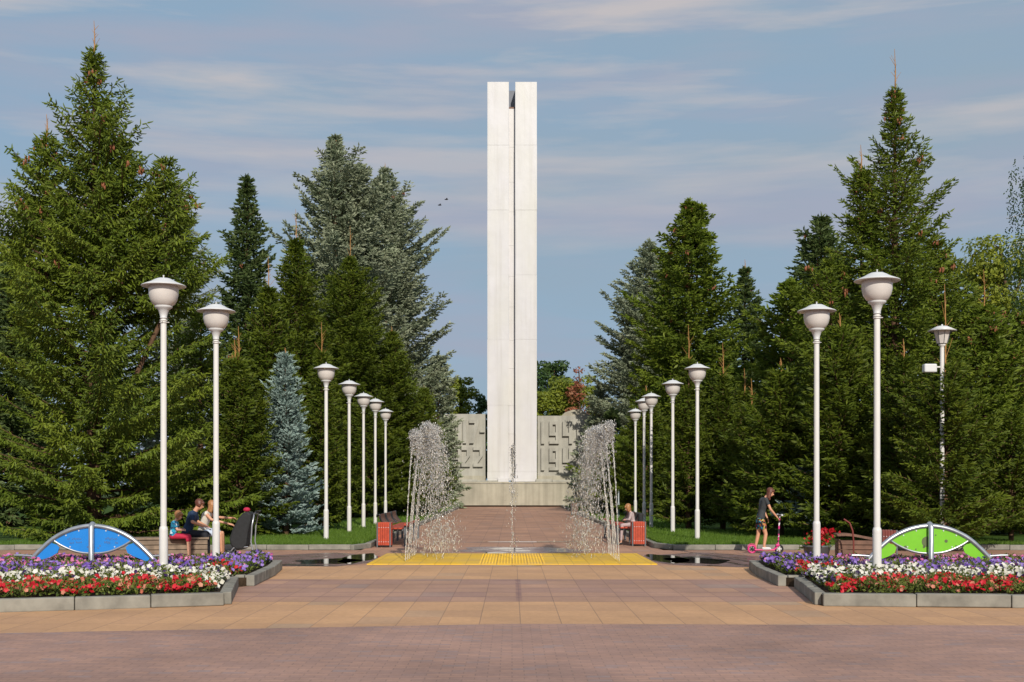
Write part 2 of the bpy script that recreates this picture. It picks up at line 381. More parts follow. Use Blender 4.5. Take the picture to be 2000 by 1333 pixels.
# ================================================================== the ground
def sheet(name, poly, z, mat, org=(0, 0), th=0.0, kind='structure'):
    mb = MB()
    pts = [(p[0] - org[0], p[1] - org[1]) for p in poly]
    if th: mb.prism(pts, 'z', -th, 0)
    else: mb.add([(x, y, 0) for x, y in pts], [list(range(len(pts)))])
    o = mb.build(name, mat); o.location = (org[0], org[1], z)
    if kind: o['kind'] = kind
    return o
def wobble(cx, cy, rx, ry, seed, n=40):
    rg = random.Random(seed); ph = [rg.uniform(0, 6.28) for _ in range(4)]
    return [(cx + rx * math.cos(a) * (1 + .13 * math.sin(3 * a + ph[0]) + .08 * math.sin(7 * a + ph[1])),
             cy + ry * math.sin(a) * (1 + .15 * math.sin(2 * a + ph[2]) + .1 * math.sin(5 * a + ph[3])))
            for a in [2 * math.pi * i / n for i in range(n)]]
sheet('ground', [(-900, -200), (900, -200), (900, 1500), (-900, 1500)], -0.03, M['earth'])
BL = [(-40, 10.6), (-14, 11.7), (-5.36, 12.87), (0.0, 13.74), (5.66, 13.58), (14, 13.2), (40, 12.6)]    # brick / tile border
sheet('brick_paving', [(40, -25), *BL[::-1], (-40, -25)], 0.0, M['brick'])
def below(lst): return lst
TO = (0.095, 13.74)
sheet('orange_paving', [*BL, (40, 16.35), (-40, 16.35)], 0.0, M['tile'], TO)
sheet('mauve_paving', [(-40, 16.35), (40, 16.35), (40, 20.25), (-40, 20.25)], 0.0, M['mauve'], (0.095, 16.35))
sheet('front_walk_paving', [(-40, 20.25), (40, 20.25), (40, 23.7), (-40, 23.7)], 0.0, M['tile'], (0.095, 20.25))
sheet('cross_path', [(-40, 23.7), (40, 23.7), (40, 29.3), (3.55, 29.3), (-3.55, 29.3), (-40, 29.3)], 0.0, M['alley'], (0.095, 23.7))
sheet('alley_path', [(-3.6, 29.3), (3.6, 29.3), (3.6, 96), (-3.6, 96)], 0.0, M['alley'], (0.095, 29.3))
sheet('yellow_paving', [(-2.82, 23.85), (2.82, 23.85), (2.80, 27.55), (-2.80, 27.55)], 0.022, M['yellow'], th=0.02)
mb = MB()                                                         # tactile studs of the middle of the strip
for i in range(22):
    for j in range(44):
        mb.lathe([(0.022, 0), (0.018, 0.006), (0.0, 0.007)], (-0.63 + i * 0.06, 23.95 + j * 0.08, 0.0222), 6)
o = mb.build('tactile_studs', M['yellow']); o['kind'] = 'structure'
for nm, cx, cy, rx, ry, sd in (('puddle', -3.25, 26.0, 0.36, 1.6, 1), ('puddle', -3.72, 24.95, 0.62, 0.95, 2), ('puddle', 3.25, 25.9, 0.38, 1.65, 3), ('puddle', 3.75, 25.2, 0.62, 1.1, 4),
                           ('puddle', -0.10, 29.9, 0.42, 0.42, 5), ('puddle', 0.12, 28.9, 0.38, 0.28, 6), ('puddle', -0.42, 28.0, 0.28, 0.22, 7), ('puddle', 0.02, 23.60, 0.50, 0.10, 8), ('puddle', -4.1, 23.75, 0.7, 0.14, 10),
                           ('puddle', 0.6, 33.5, 1.6, 0.18, 11)):
    sheet(nm, wobble(cx, cy, rx, ry, sd), 0.006, M['puddle'])
sheet('wet_paving', wobble(-4.0, 25.6, 1.5, 2.1, 14), 0.003, M['wet'])
sheet('wet_paving', wobble(4.1, 25.6, 1.5, 2.1, 15), 0.003, M['wet'])
sheet('wet_paving', wobble(0.1, 29.4, 1.5, 1.5, 16), 0.003, M['wet'])
# lawns with kerbs either side of the alley
def kerb_run(mb, pts, w=0.13, h=0.13, z=0.0, L=1.0, gap=0.008):
    for a, b in zip(pts[:-1], pts[1:]):
        a, b = Vector((*a, 0)), Vector((*b, 0)); d = b - a; n = max(1, round(d.length / L)); rz = math.atan2(d.y, d.x)
        rg = random.Random(int(a.x * 31 + a.y * 17))
        for i in range(n):
            c = a + d * ((i + .5) / n)
            mb.box((c.x, c.y, z + h / 2 + rg.uniform(-.006, .006)), (d.length / n - gap, w + rg.uniform(-.004, .004), h), rz + rg.uniform(-.004, .004))
for s in (-1, 1):
    e = -1 if s < 0 else 1
    edge = [(s * 3.55, 96), (s * 3.55, 30.3), (s * 3.85, 29.4), (s * 40, 29.4)]
    o = sheet('lawn', [(s * 3.6, 96), (s * 3.6, 30.35), (s * 3.88, 29.45), (s * 40, 29.45), (s * 40, 96)], 0.09, M['lawn'])
    mb = MB(); kerb_run(mb, edge, w=0.14, h=0.125); o = mb.build('lawn_kerb', M['kerb'], bevel=0.012); o['kind'] = 'structure'

# ================================================================== the memorial
YM = 90.0
def ax(px): return (px - 1000) * YM / F
def az(py): return EYE + (HZ - py) * YM / F
base = thing('pedestal', (0, YM, 0), 'long low concrete pedestal under the white obelisk', 'pedestal')
PX0, PX1 = -6.9, 6.9
MB().box((0, 0.4, 0.10), (13.4, 3.2, 0.2)).build('plinth_recess', M['plinth_dark'], base)
MB().box((0, 0, az(966)), (PX1 - PX0, 4.0, az(945) - az(986.5))).build('pedestal_body', M['concrete'], base, bevel=0.015)
MB().box((0, 0.02, (az(945) + az(941.5)) / 2), (PX1 - PX0 + 0.12, 4.14, az(941.5) - az(945) - .004)).build('pedestal_cap', M['concrete'], base, bevel=0.012)
zt = az(941.5) + .002
for x0, x1, y0, h in ((892, 932, 0.5, .17), (932, 973, .3, .10), (1046, 1078, .5, .2), (1078, 1120, .3, .13), (860, 892, .5, .12), (1120, 1150, .4, .2)):
    MB().box(((ax(x0) + ax(x1)) / 2, y0, zt + h / 2), (ax(x1) - ax(x0) - .01, 2.4, h)).build('upper_step', M['wallstone'], base, bevel=0.01)

ob = thing('obelisk', (0, YM, zt), 'tall white twin slab obelisk rising from the pedestal', 'obelisk')
def lx(px): return ax(px)
seams = [165, 288, 414, 540, 665, 793, 922, 935]
for a, b, dy in ((952.2, 994.0, 0.0), (1006.4, 1048.3, 0.0)):
    mb = MB(); w = ax(b) - ax(a)
    mb.box(((ax(a) + ax(b)) / 2, 0.25, (az(165) - zt) / 2), (w - .02, 1.58, az(165) - zt - .03))
    rg = random.Random(int(a))
    for p, q in zip(seams[:-1], seams[1:]):
        z1, z0 = az(p) - zt, max(az(q) - zt, 0.001)
        mb.box(((ax(a) + ax(b)) / 2, 0.25 + rg.uniform(-.008, .008), (z0 + z1) / 2), (w + rg.uniform(-.012, .012), 1.6, z1 - z0 - .020))
    mb.build('pylon', M['clad'], ob)
mb = MB()
for p, q in zip([212, 288, 356, 414, 480, 540, 600, 665, 720, 793, 848, 936], [288, 356, 414, 480, 540, 600, 665, 720, 793, 848, 936, 939]):
    mb.box((ax(1000.2), 0.48, (az(p) + az(q)) / 2 - zt), (ax(1006.3) - ax(994.1), 0.9, az(p) - az(q) - .01))
mb.build('inner_slab', M['clad'], ob)
MB().box((ax(1000.2), 1.35, (az(167) + az(214)) / 2 - zt), (ax(1006.3) - ax(994.1), .25, az(167) - az(214))).build('back_slab', M['slab_shade'], ob)
MB().box((ax(1000.2), 0.48, az(211) - zt), (ax(1006.3) - ax(994.1), 0.92, .12)).build('slab_coping', M['brownwood'], ob)
MB().box((ax(983), -0.75, (az(936) - zt) / 2 + .0), (ax(993.8) - ax(973.5), 0.5, az(933) - zt)).build('foot_block', M['clad'], ob, bevel=.01)
MB().box((ax(1004), -0.75, (az(936) - zt) / 2 + .0), (ax(1007) - ax(1001.5), 0.5, az(933) - zt)).build('foot_block', M['clad'], ob, bevel=.01)

# block numerals, each one a part of its wall; cells on a 5 x 9 grid as strokes
def numeral(ch, x, z, w, h, y):
    t = w * 0.34; mb = MB()
    def bx(x0, x1, z0, z1, g=0.0): mb.box((x + (x0 + x1) / 2, y, z + (z0 + z1) / 2), (x1 - x0, 0.40 + g, z1 - z0))
    if ch == '1': bx(0, t * 1.05, 0, h)
    elif ch == '9':
        bx(0, w, h - t, h); bx(w - t, w, t, h - t - .001); bx(0, t, h * .36 + t, h - t - .001); bx(0, w - t - .001, h * .36, h * .36 + t - .001); bx(0, w, 0, t - .001)
    elif ch == '4':
        bx(0, t, h * .34 + t, h); bx(w - t, w, 0, h); bx(0, w - t - .001, h * .34, h * .34 + t - .001)
    elif ch == '7':
        bx(0, w, h - t, h); mb.prism([(x + w - t * 1.25, z + h - t - .001), (x + w, z + h - t - .001), (x + t * 1.4, z), (x + t * .1, z)], 'y', y - .20, y + .20)
    elif ch == '2':
        bx(0, w, h - t, h); bx(w - t, w, h * .55, h - t - .001)
        mb.prism([(x + w - t, z + h * .55 - .001), (x + w, z + h * .55 - .001), (x + t * 1.3, z + t + .001), (x, z + t + .001)], 'y', y - .20, y + .20); bx(0, w, 0, t)
    elif ch == '5':
        bx(0, w, h - t, h); bx(0, t, h * .5, h - t - .001); bx(0, w, h * .5 - t, h * .5 - .001); bx(w - t, w, t + .001, h * .5 - t - .001); bx(0, w, 0, t)
    elif ch == '-': bx(0, w * .8, h * .46, h * .46 + t)
    return mb
YW = 0.35      # wall plane behind the pylons (relative to YM)
for side, label in ((-1, 'grey stone memorial wall with dates left of the obelisk'), (1, 'grey stone memorial wall with dates right of the obelisk')):
    wl_ = thing('memorial_wall', (0, YM + YW, zt), label, 'wall')
    x0, x1 = (ax(828), ax(948.5)) if side < 0 else (ax(1050), ax(1180))
    top = az(808.5 if side < 0 else 812) - zt
    mb = MB().box(((x0 + x1) / 2, 0.3, top / 2), (x1 - x0, 0.6, top))
    mb.build('wall_slab', M['wallstone'], wl_, bevel=.02)
    MB().box(((x0 + x1) / 2, -.03, (az(929.5) - zt) / 2), (x1 - x0, 0.12, az(929.5) - zt)).build('wall_base', M['concrete'], wl_, bevel=.01)
    if side > 0:
        pts = [(1096, 813), (1103, 806), (1110, 803), (1121, 800), (1131, 799), (1140, 803), (1149, 808), (1160, 813)]
        MB().prism([(ax(a), az(b) - zt) for a, b in pts], 'y', 0.05, 0.75).build('wall_crest', M['concrete'], wl_, bevel=.03)
        rows = (('1941-', 823, 867, [1057, 1073, 1099, 1127, 1142]), ('1945', 875, 919, [1057, 1073, 1099, 1126]))
    else:
        rows = (('1917-', 820, 866, [868, 882, 904, 916, 937]), ('1922', 873, 912, [868, 882, 899, 924]))
    for txt, ya, yb, xs in rows:
        for ch, px in zip(txt, xs):
            w = 19.0 if ch not in '1-' else (18 if ch == '1' else 12)
            numeral(ch, ax(px), az(yb) - zt, w * YM / F, az(ya) - az(yb), -0.02).build('numeral', M['wallstone'], wl_)

# ================================================================== lamps
LH = 4.8
def make_lamp():
    r = thing('street_lamp', (0, 0, 0), None, 'street lamp')
    MB().lathe([(0.066, 0), (0.066, .03), (0.066, .84), (0.066, .87), (0.060, .895), (0.055, .90), (0.055, .91), (0.0, .91)], n=20).build('pole_sleeve', M['white'], r)
    MB().lathe([(0.0475, .905), (0.0455, LH - .80), (0.043, LH - .66)], n=20).build('pole', M['white'], r)
    MB().lathe([(0.0, LH - .67), (.055, LH - .67), (.055, LH - .655), (.05, LH - .645), (.062, LH - .60), (.088, LH - .53), (.125, LH - .51), (.135, LH - .495), (.135, LH - .475)], n=24).build('collar', M['hat'], r)
    c2 = MB()
    for z in (LH - .74, LH - .71): c2.lathe([(0.0, z), (.057, z), (.057, z + .016), (0, z + .016)], n=20)
    for a in range(3): c2.tube([(0, 0, LH - .725), (.085 * math.cos(a * 2.09 + .5), .085 * math.sin(a * 2.09 + .5), LH - .725)], .006, 6)
    c2.build('clamp_ring', M['white'], r)
    MB().lathe([(.135, LH - .474), (.165, LH - .452), (.205, LH - .385), (.224, LH - .30), (.226, LH - .22), (.222, LH - .165), (.0, LH - .165)], n=32).build('globe', M['opal'], r)
    h = MB().lathe([(.10, LH - .158), (.335, LH - .176), (.342, LH - .168), (.332, LH - .158), (.20, LH - .105), (.165, LH - .085), (.155, LH - .078), (.10, LH - .052), (.0, LH - .036)], n=36).build('hat', M['hat'], r)
    MB().lathe([(.012, LH - .042), (.012, LH - .01), (.016, LH - .006), (.012, LH), (0, LH)], n=10).build('finial', M['hat'], h)
    return r
lampdef = [(319.5, 538, 'nearest on the left, in the left flower bed'), (422, 590, 'at the back of the left flower bed'), (637, 708, 'beside the small blue spruce on the left lawn'),
           (682, 741, 'second along the left alley lawn'), (710, 766, 'third along the left alley lawn'), (733, 777, 'fourth along the left alley lawn'), (753, 797, 'last and smallest at the far end of the left row'),
           (1713, 527, 'nearest on the right, in front of the green panel seesaw'), (1595, 590, 'at the back of the right flower bed beside the brown bench'), (1362, 708, 'first on the right alley lawn'),
           (1314, 740, 'second along the right alley lawn'), (1272, 766, 'third along the right alley lawn'), (1258, 776, 'fourth along the right lawn, globe half behind another'), (1241, 797, 'last and smallest at the far end of the right row')]
proto = make_lamp()
for i, (px, py, ds) in enumerate(lampdef):
    o = proto if i == 0 else copy_tree(proto)
    Y = (LH - EYE) * F / (HZ - py); o.location = ((px - 1000) * Y / F, Y, 0.0); o.rotation_euler.z = i * 1.7
    o['label'] = 'white globe street lamp ' + ds; o['group'] = 'white hatted street lamps along the alley'
# the odd lantern at the right with a box on its pole
Y = 28.8; x = (1840 - 1000) * Y / F; zt2 = EYE + (HZ - 634) * Y / F
r = thing('lantern_post', (x, Y, 0), 'white four-sided lantern on a pole among the right spruce branches', 'street lamp')
MB().lathe([(.055, 0), (.055, .05), (.047, zt2 - .56), (.046, zt2 - .52), (.075, zt2 - .50), (.085, zt2 - .46), (0, zt2 - .46)], n=16).build('pole', M['white'], r)
MB().lathe([(.12, zt2 - .45), (.20, zt2 - .16), (.0, zt2 - .16)], n=8, smooth=False).build('lamp_glass', M['opal'], r)
mb = MB()
for k in range(8):
    a = 2 * math.pi * k / 8
    mb.tube([(.122 * math.cos(a), .122 * math.sin(a), zt2 - .45), (.203 * math.cos(a), .203 * math.sin(a), zt2 - .16)], .007, 5)
mb.build('lantern_frame', M['iron'], r)
MB().lathe([(.30, zt2 - .165), (.335, zt2 - .15), (.12, zt2 - .045), (.02, zt2 - .03), (.02, zt2), (0, zt2)], n=20).build('hat', M['hat'], r)
z = EYE + (HZ - 720) * Y / F
MB().box((-.30, -.02, z), (.30, .20, .20)).build('equipment_box', M['hat'], r, bevel=.03)
MB().tube([(-.14, 0, z + .03), (0, 0, z + .03)], .02, 8).build('bracket', M['white'], r)

# two thin grey poles far down the right side
for px, y0, ds in ((1208, 955, 'thin grey pole right of the right fountain, nearer one'), (1220.5, 967, 'thin grey pole beside the seated child, shorter one')):
    Y = 56.0 if px < 1215 else 62.0
    r = tag(MB().lathe([(.05, 0), (.05, .03), (.05, .72), (.05, .75), (.035, .77), (.033, EYE + (HZ - y0) * Y / F), (0, EYE + (HZ - y0) * Y / F + .02)], n=12).build('grey_pole', M['greypipe']), ds, 'pole')
    r.location = ((px - 1000) * Y / F, Y, 0)

# ================================================================== bins and benches along the alley
def make_bin(w=.345, d=.40, h=.625):
    r = thing('litter_bin', (0, 0, 0), None, 'bin')
    mb = MB()
    for sx in (-1, 1):
        for sy in (-1, 1): mb.box((sx * (w / 2 - .012), sy * (d / 2 - .012), h / 2), (.03, .03, h))
    mb.box((0, 0, .05), (w - .05, d - .05, .03)); mb.build('frame', M['iron'], r)
    for sy in (-1, 1):
        n = 5; mb = MB()
        for i in range(n): mb.box((-w / 2 + .03 + (i + .5) * (w - .06) / n, sy * (d / 2 + .004), h / 2 + .025), ((w - .06) / n - .005, .018, h - .06))
        p = mb.build('front_slats', M['red'], r, bevel=.003)
        mb = MB()
        for i in range(n):
            for z in (.14, h - .13): mb.ball((-w / 2 + .03 + (i + .5) * (w - .06) / n, sy * (d / 2 + .015), z), .011, 6, 4)
        mb.build('screws', M['hat'], p)
    for sx in (-1, 1):
        n = 5; mb = MB()
        for i in range(n): mb.box((sx * (w / 2 + .004), -d / 2 + .03 + (i + .5) * (d - .06) / n, h / 2 + .025), (.018, (d - .06) / n - .005, h - .06))
        mb.build('side_slats', M['red'], r, bevel=.003)
    MB().lathe([(.12, .08), (.125, h - .05), (.11, h - .05), (.105, .1)], n=16).build('liner', M['black'], r)
    return r
def make_bench(L=4.6, back=-1):
    """runs along Y; backrest on the side of 'back' along X"""
    r = thing('red_bench', (0, 0, 0), None, 'bench')
    mb = MB()
    for i in range(4): mb.box((back * (.20 - i * .115), L / 2, .45), (.10, L, .035))
    mb.build('seat', M['red'], r, bevel=.004)
    MB().box((-back * .27, L / 2, .545), (.06, L, .045)).build('front_rail', M['red'], r, bevel=.006)
    n = 4
    for k in range(n):
        y = .12 + k * (L - .24) / (n - 1); mb = MB()
        mb.box((-back * .26, y, .26), (.06, .07, .52)); mb.box((back * .20, y, .215), (.06, .07, .43)); mb.box((0, y, .405), (.44, .06, .05))
        mb.build('leg', M['iron'], r, bevel=.005)
    for k in range(3):
        y0 = .15 + k * L / 3; y1 = y0 + L / 3 - .35; f = MB(); pr = []
        for q in range(9):
            t = q / 8; pr.append((back * (.24 + .16 * t + .05 * math.sin(t * 3.1)), .50 + .30 * t))
        for a in (y0 - .02, y1 + .02):
            f.tube([(p[0] - back * .02, a, p[1]) for p in pr] + [(pr[-1][0] + back * .06, a, pr[-1][1] - .01), (pr[-1][0] + back * .06, a, pr[-1][1] - .07)], .02, 6)
        s = MB()
        for p, q in zip(pr[:-1], pr[1:]):
            c = ((p[0] + q[0]) / 2, (p[1] + q[1]) / 2); ang = math.atan2(q[1] - p[1], q[0] - p[0])
            s.box((c[0], (y0 + y1) / 2, c[1]), (.042, y1 - y0, .026), M=Matrix.Rotation(-ang, 3, 'Y'))
        b_ = s.build('backrest', M['brownwood'], r, bevel=.004)
        f.build('backrest_frame', M['black'], b_)
    return r
b0 = make_bin(); b0.location = (-3.19, 30.75, 0); tag(b0, 'red slatted litter bin at the near end of the left alley bench', 'bin', 'red slatted bins beside the alley benches')
b1 = copy_tree(b0); b1.location = (3.22, 31.35, 0); b1['label'] = 'red slatted litter bin beside the seated child on the right alley'
n0 = make_bench(4.6, -1); n0.location = (-2.98, 31.15, 0); tag(n0, 'red slat bench with curled brown backrest on the left of the alley', 'bench', 'red benches along the alley')
n1 = make_bench(4.6, 1); n1.location = (3.0, 31.75, 0); tag(n1, 'red slat bench the child sits on, right of the alley', 'bench', 'red benches along the alley')
b2 = copy_tree(b0); b2.location = (3.2, 63.0, 0); b2['label'] = 'small dark looking bin far down the right side near the pedestal'
def repaint(o, mat):
    for c in o.children:
        if c.name.startswith(('front_slats', 'side_slats')):
            c.material_slots[0].link = 'OBJECT'; c.material_slots[0].material = mat
repaint(b2, M['brownwood'])  # brown instead of red: shade on this far bin put into the slat colour

# ================================================================== wooden bench at left, curved bench at right
def wood_bench(name, loc, rz, L, label, mat, wavy=False, h=.46):
    r = thing(name, loc, label, 'bench', rz)
    mb = MB()
    if wavy:
        N = 14
        for j in range(5):
            y = -.2 + j * .1; pts = [(-L / 2 + L * i / N, y, h + .05 * math.sin(i / N * 5.2 + .9)) for i in range(N + 1)]
            for a, b_ in zip(pts[:-1], pts[1:]): mb.bar(a, b_, .088, .05) if False else mb.box(((a[0] + b_[0]) / 2, y, (a[2] + b_[2]) / 2), (L / N + .004, .09, .05), M=Matrix.Rotation(-math.atan2(b_[2] - a[2], b_[0] - a[0]), 3, 'Y'))
    else:
        for j in range(5): mb.box((0, -.22 + j * .11, h - .02), (L, .10, .04))
    mb.build('seat', mat, r)
    f = MB()
    for j in range(4): f.box((0, -.235, .06 + j * .1), (L - .06, .03, .085))
    f.build('front_boards', mat, r)
    f = MB()
    for j in range(4): f.box((0, .235, .06 + j * .1), (L - .06, .03, .085))
    f.build('back_boards', mat, r)
    for s in (-1, 1):
        MB().box((s * (L / 2 - .05), 0, .21), (.04, .43, .42)).build('end_board', mat, r)
    return r
wood_bench('wooden_bench', (-7.15, 25.75, 0), R(14), 1.55, 'weathered slatted wooden bench the family sits on at left', M['oldwood'])
gx, gy = gp(1655, 1087)
wood_bench('wavy_bench', (7.4, 25.7, 0), R(-6), 1.25, 'brown wooden bench with a wavy top behind the right flower bed', M['brownwood'], True, .47)
b3 = copy_tree(b0); b3.location = (7.75, 25.45, 0)
repaint(b3, M['darkred']); b3['label'] = 'dark red slatted bin at the right end of the wavy brown bench'
MB().build
# thin iron hoop beside the wavy bench
hp = MB().tube([(0, 0, 0), (0, 0, .4), (-.02, 0, .62), (-.08, 0, .78), (-.2, 0, .86)], .018, 8).build('iron_hook', M['darkred']); hp.location = (6.95, 25.0, 0)
tag(hp, 'thin dark red curved iron post in front of the wavy bench', 'post')

# ================================================================== seesaws in the flower beds
def make_seesaw(panel, marks):
    r = thing('seesaw', (0, 0, 0), None, 'seesaw')
    k = .00885   # metres per reference pixel at the beam
    def q(x, y): return ((x - 180) * k, .0, .04 + (1125 - y) * k)
    outer = [q(46, 1126), q(62, 1102), q(85, 1078), (q(110, 1058)), q(143, 1043), q(180, 1037), q(217, 1043), q(250, 1058), q(275, 1078), q(298, 1102), q(314, 1126)]
    def smooth(pts, n=4):
        P = [Vector(p) for p in pts]; P = [2 * P[0] - P[1]] + P + [2 * P[-1] - P[-2]]; out = []
        for i in range(1, len(P) - 2):
            for j in range(n):
                t = j / n; a, b, c, d = P[i - 1], P[i], P[i + 1], P[i + 2]
                out.append(.5 * ((2 * b) + (c - a) * t + (2 * a - 5 * b + 4 * c - d) * t * t + (3 * b - a - 3 * c + d) * t ** 3))
        return out + [P[-2]]
    op = smooth(outer); lower = smooth([q(101, 1063), q(122, 1076), q(150, 1087), q(180, 1090), q(210, 1087), q(238, 1076), q(259, 1063)])
    MB().tube(op, .042, 10).build('arch_beam', M['steel'], r)
    MB().tube(lower, .022, 8).build('lower_arc', M['steel'], r)
    MB().tube([(0, -.07, -.15), (0, -.07, .80), (0, -.04, .84), (0, 0, .85)], .048, 12).build('post', M['steel'], r)
    MB().lathe([(0.0, .80), (.055, .80), (.06, .84), (.04, .875), (0, .88)], n=14).build('post_cap', M['steel'], r)
    def inner(t): return [(p.x, p.z) for p in t]
    up = [(p.x * .97, p.z - .03) for p in op if abs(p.x) < .585]
    lo = [(p.x, p.z + .012) for p in lower if abs(p.x) < .60]
    up = [(-.685, .572)] + up + [(.685, .572)]
    p1 = MB().prism(up + lo[::-1], 'y', -.012, .012).build('centre_panel', panel, r)
    for s in (-1, 1):
        pts = [(s * .72, .53), (s * .86, .42), (s * .98, .30), (s * 1.09, .14), (s * .97, .15), (s * .86, .24), (s * .70, .30), (s * .60, .36), (s * .57, .45), (s * .62, .50)]
        MB().prism(pts, 'y', -.012, .012).build('end_panel', panel, r)
        MB().tube([(s * 1.02, 0, .30), (s * 1.22, 0, .315), (s * 1.34, 0, .315)], .021, 8).build('handle', M['steel'], r)
        sp = MB().box((s * 1.42, 0, .115), (.42, .30, .035)).build('seat', M['black'], r, bevel=.012)
        MB().tube([(s * 1.19, 0, .05), (s * 1.45, 0, .09)], .025, 8).build('seat_bar', M['steel'], r)
    if marks == 'spots':
        mb = MB()
        for x, z, rr in ((-.05, .55, .09), (.28, .56, .028), (-.42, .46, .024), (-.24, .42, .013), (.10, .66, .013), (-.1, .46, .022), (.45, .48, .014)):
            mb.disc((x, -.0135, z), (0, 1, 0), rr, .003, 16)
        mb.build('spots', M['spot'], p1)
    else:
        mb = MB(); rg = random.Random(4)
        for row in range(2):
            for c in range(9):
                for s in (-.42, .20):
                    if rg.random() < .12: continue
                    x = s + c * .027 + (row * .012); z = .60 - row * .065
                    mb.box((x, -.0135, z + rg.uniform(-.01, .01)), (.018, .003, .02 + .02 * rg.random()), M=Matrix.Rotation(rg.uniform(-.5, .5), 3, 'Y'))
        for x, z in ((-.08, .46), (.10, .44), (.02, .43), (.13, .48)): mb.disc((x, -.0135, z), (0, 1, 0), .016, .003, 12)
        mb.build('faded_lettering', M['faded'], p1)
    bo = MB()
    for p in (up[2], up[len(up) // 3], up[-3], up[2 * len(up) // 3], lo[3], lo[-4]): bo.disc((p[0] * .97, -.016, p[1] - (.02 if p[1] > .5 else -.03)), (0, 1, 0), .012, .008, 8)
    bo.build('bolts', M['hat'], r)
    return r
s1 = make_seesaw(M['blue_panel'], 'text'); s1.location = (-7.2, 21.1, 0.03); tag(s1, 'steel arch seesaw with blue eye-shaped panel in the left flowers', 'seesaw', 'steel arch seesaws in the flower beds')
s2 = make_seesaw(M['green_panel'], 'spots'); s2.location = (7.17, 21.1, 0.03); tag(s2, 'steel arch seesaw with green spotted panel in the right flowers', 'seesaw', 'steel arch seesaws in the flower beds')

# ================================================================== trees
M['norway'] = leafmat('norway_needles_mat', (0.064, 0.110, 0.014), (0.261, 0.325, 0.035), (0.157, 0.232, 0.023))
M['young'] = leafmat('young_spruce_needles_mat', (0.052, 0.090, 0.010), (0.174, 0.215, 0.019), (0.116, 0.174, 0.016))
M['darksp'] = leafmat('dark_spruce_needles_mat', (0.052, 0.093, 0.028), (0.168, 0.220, 0.070), (0.116, 0.174, 0.052))
M['blue'] = leafmat('blue_spruce_needles_mat', (0.139, 0.180, 0.110), (0.464, 0.499, 0.348), (0.244, 0.302, 0.186), trans=0.12)
M['silver'] = leafmat('silver_spruce_needles_mat', (0.16, 0.24, 0.22), (0.42, 0.53, 0.49), (0.26, 0.36, 0.32), trans=0.1)
M['leaf'] = leafmat('broad_leaf_mat', (0.09, 0.14, 0.015), (0.32, 0.34, 0.035), (0.19, 0.235, 0.03), trans=0.3)
M['leaf2'] = leafmat('dark_broad_leaf_mat', (0.03, 0.07, 0.02), (0.08, 0.13, 0.03), (0.05, 0.10, 0.03), trans=0.25)
M['redleaf'] = leafmat('reddish_leaf_mat', (0.22, 0.05, 0.03), (0.40, 0.15, 0.08), (0.15, 0.14, 0.03), trans=0.25)
M['birchbark'] = plain('birch_bark_mat', (0.55, 0.52, 0.46), 0.8, var=0.35, scale=10)

def norm(a): return a / np.maximum(np.linalg.norm(a, axis=1, keepdims=True), 1e-9)
def blades(rg, p, d, ln, w, tint, finger=False):
    """each shoot = two crossed slim blades along d; finger = blunt, bottle-brush like ones"""
    n = len(p); a = rg.normal(size=(n, 3)); u = norm(np.cross(d, a)); v = np.cross(d, u)
    L = ln[:, None]; W_ = w[:, None]
    if finger:
        tip = p + d * L; q1 = p + d * L * .22; q2 = p + d * L * .74 - np.array([0, 0, .06]) * L; A = []
        for x in (u, v): A += [p, q1 + x * W_, q2 + x * W_ * .72, tip, p, tip, q2 - x * W_ * .72, q1 - x * W_]
        V = np.stack(A, 1).reshape(-1, 3); return V, np.arange(n * 16).reshape(-1, 4), np.repeat(tint, 16)
    tip = p + d * L; mid = p + d * L * 0.42
    V = np.stack([p, mid + u * W_, tip, mid - u * W_, p, mid + v * W_, tip, mid - v * W_], 1).reshape(-1, 3)
    Q = np.arange(n * 8).reshape(-1, 4)
    T = np.repeat(tint, 8)
    return V, Q, T

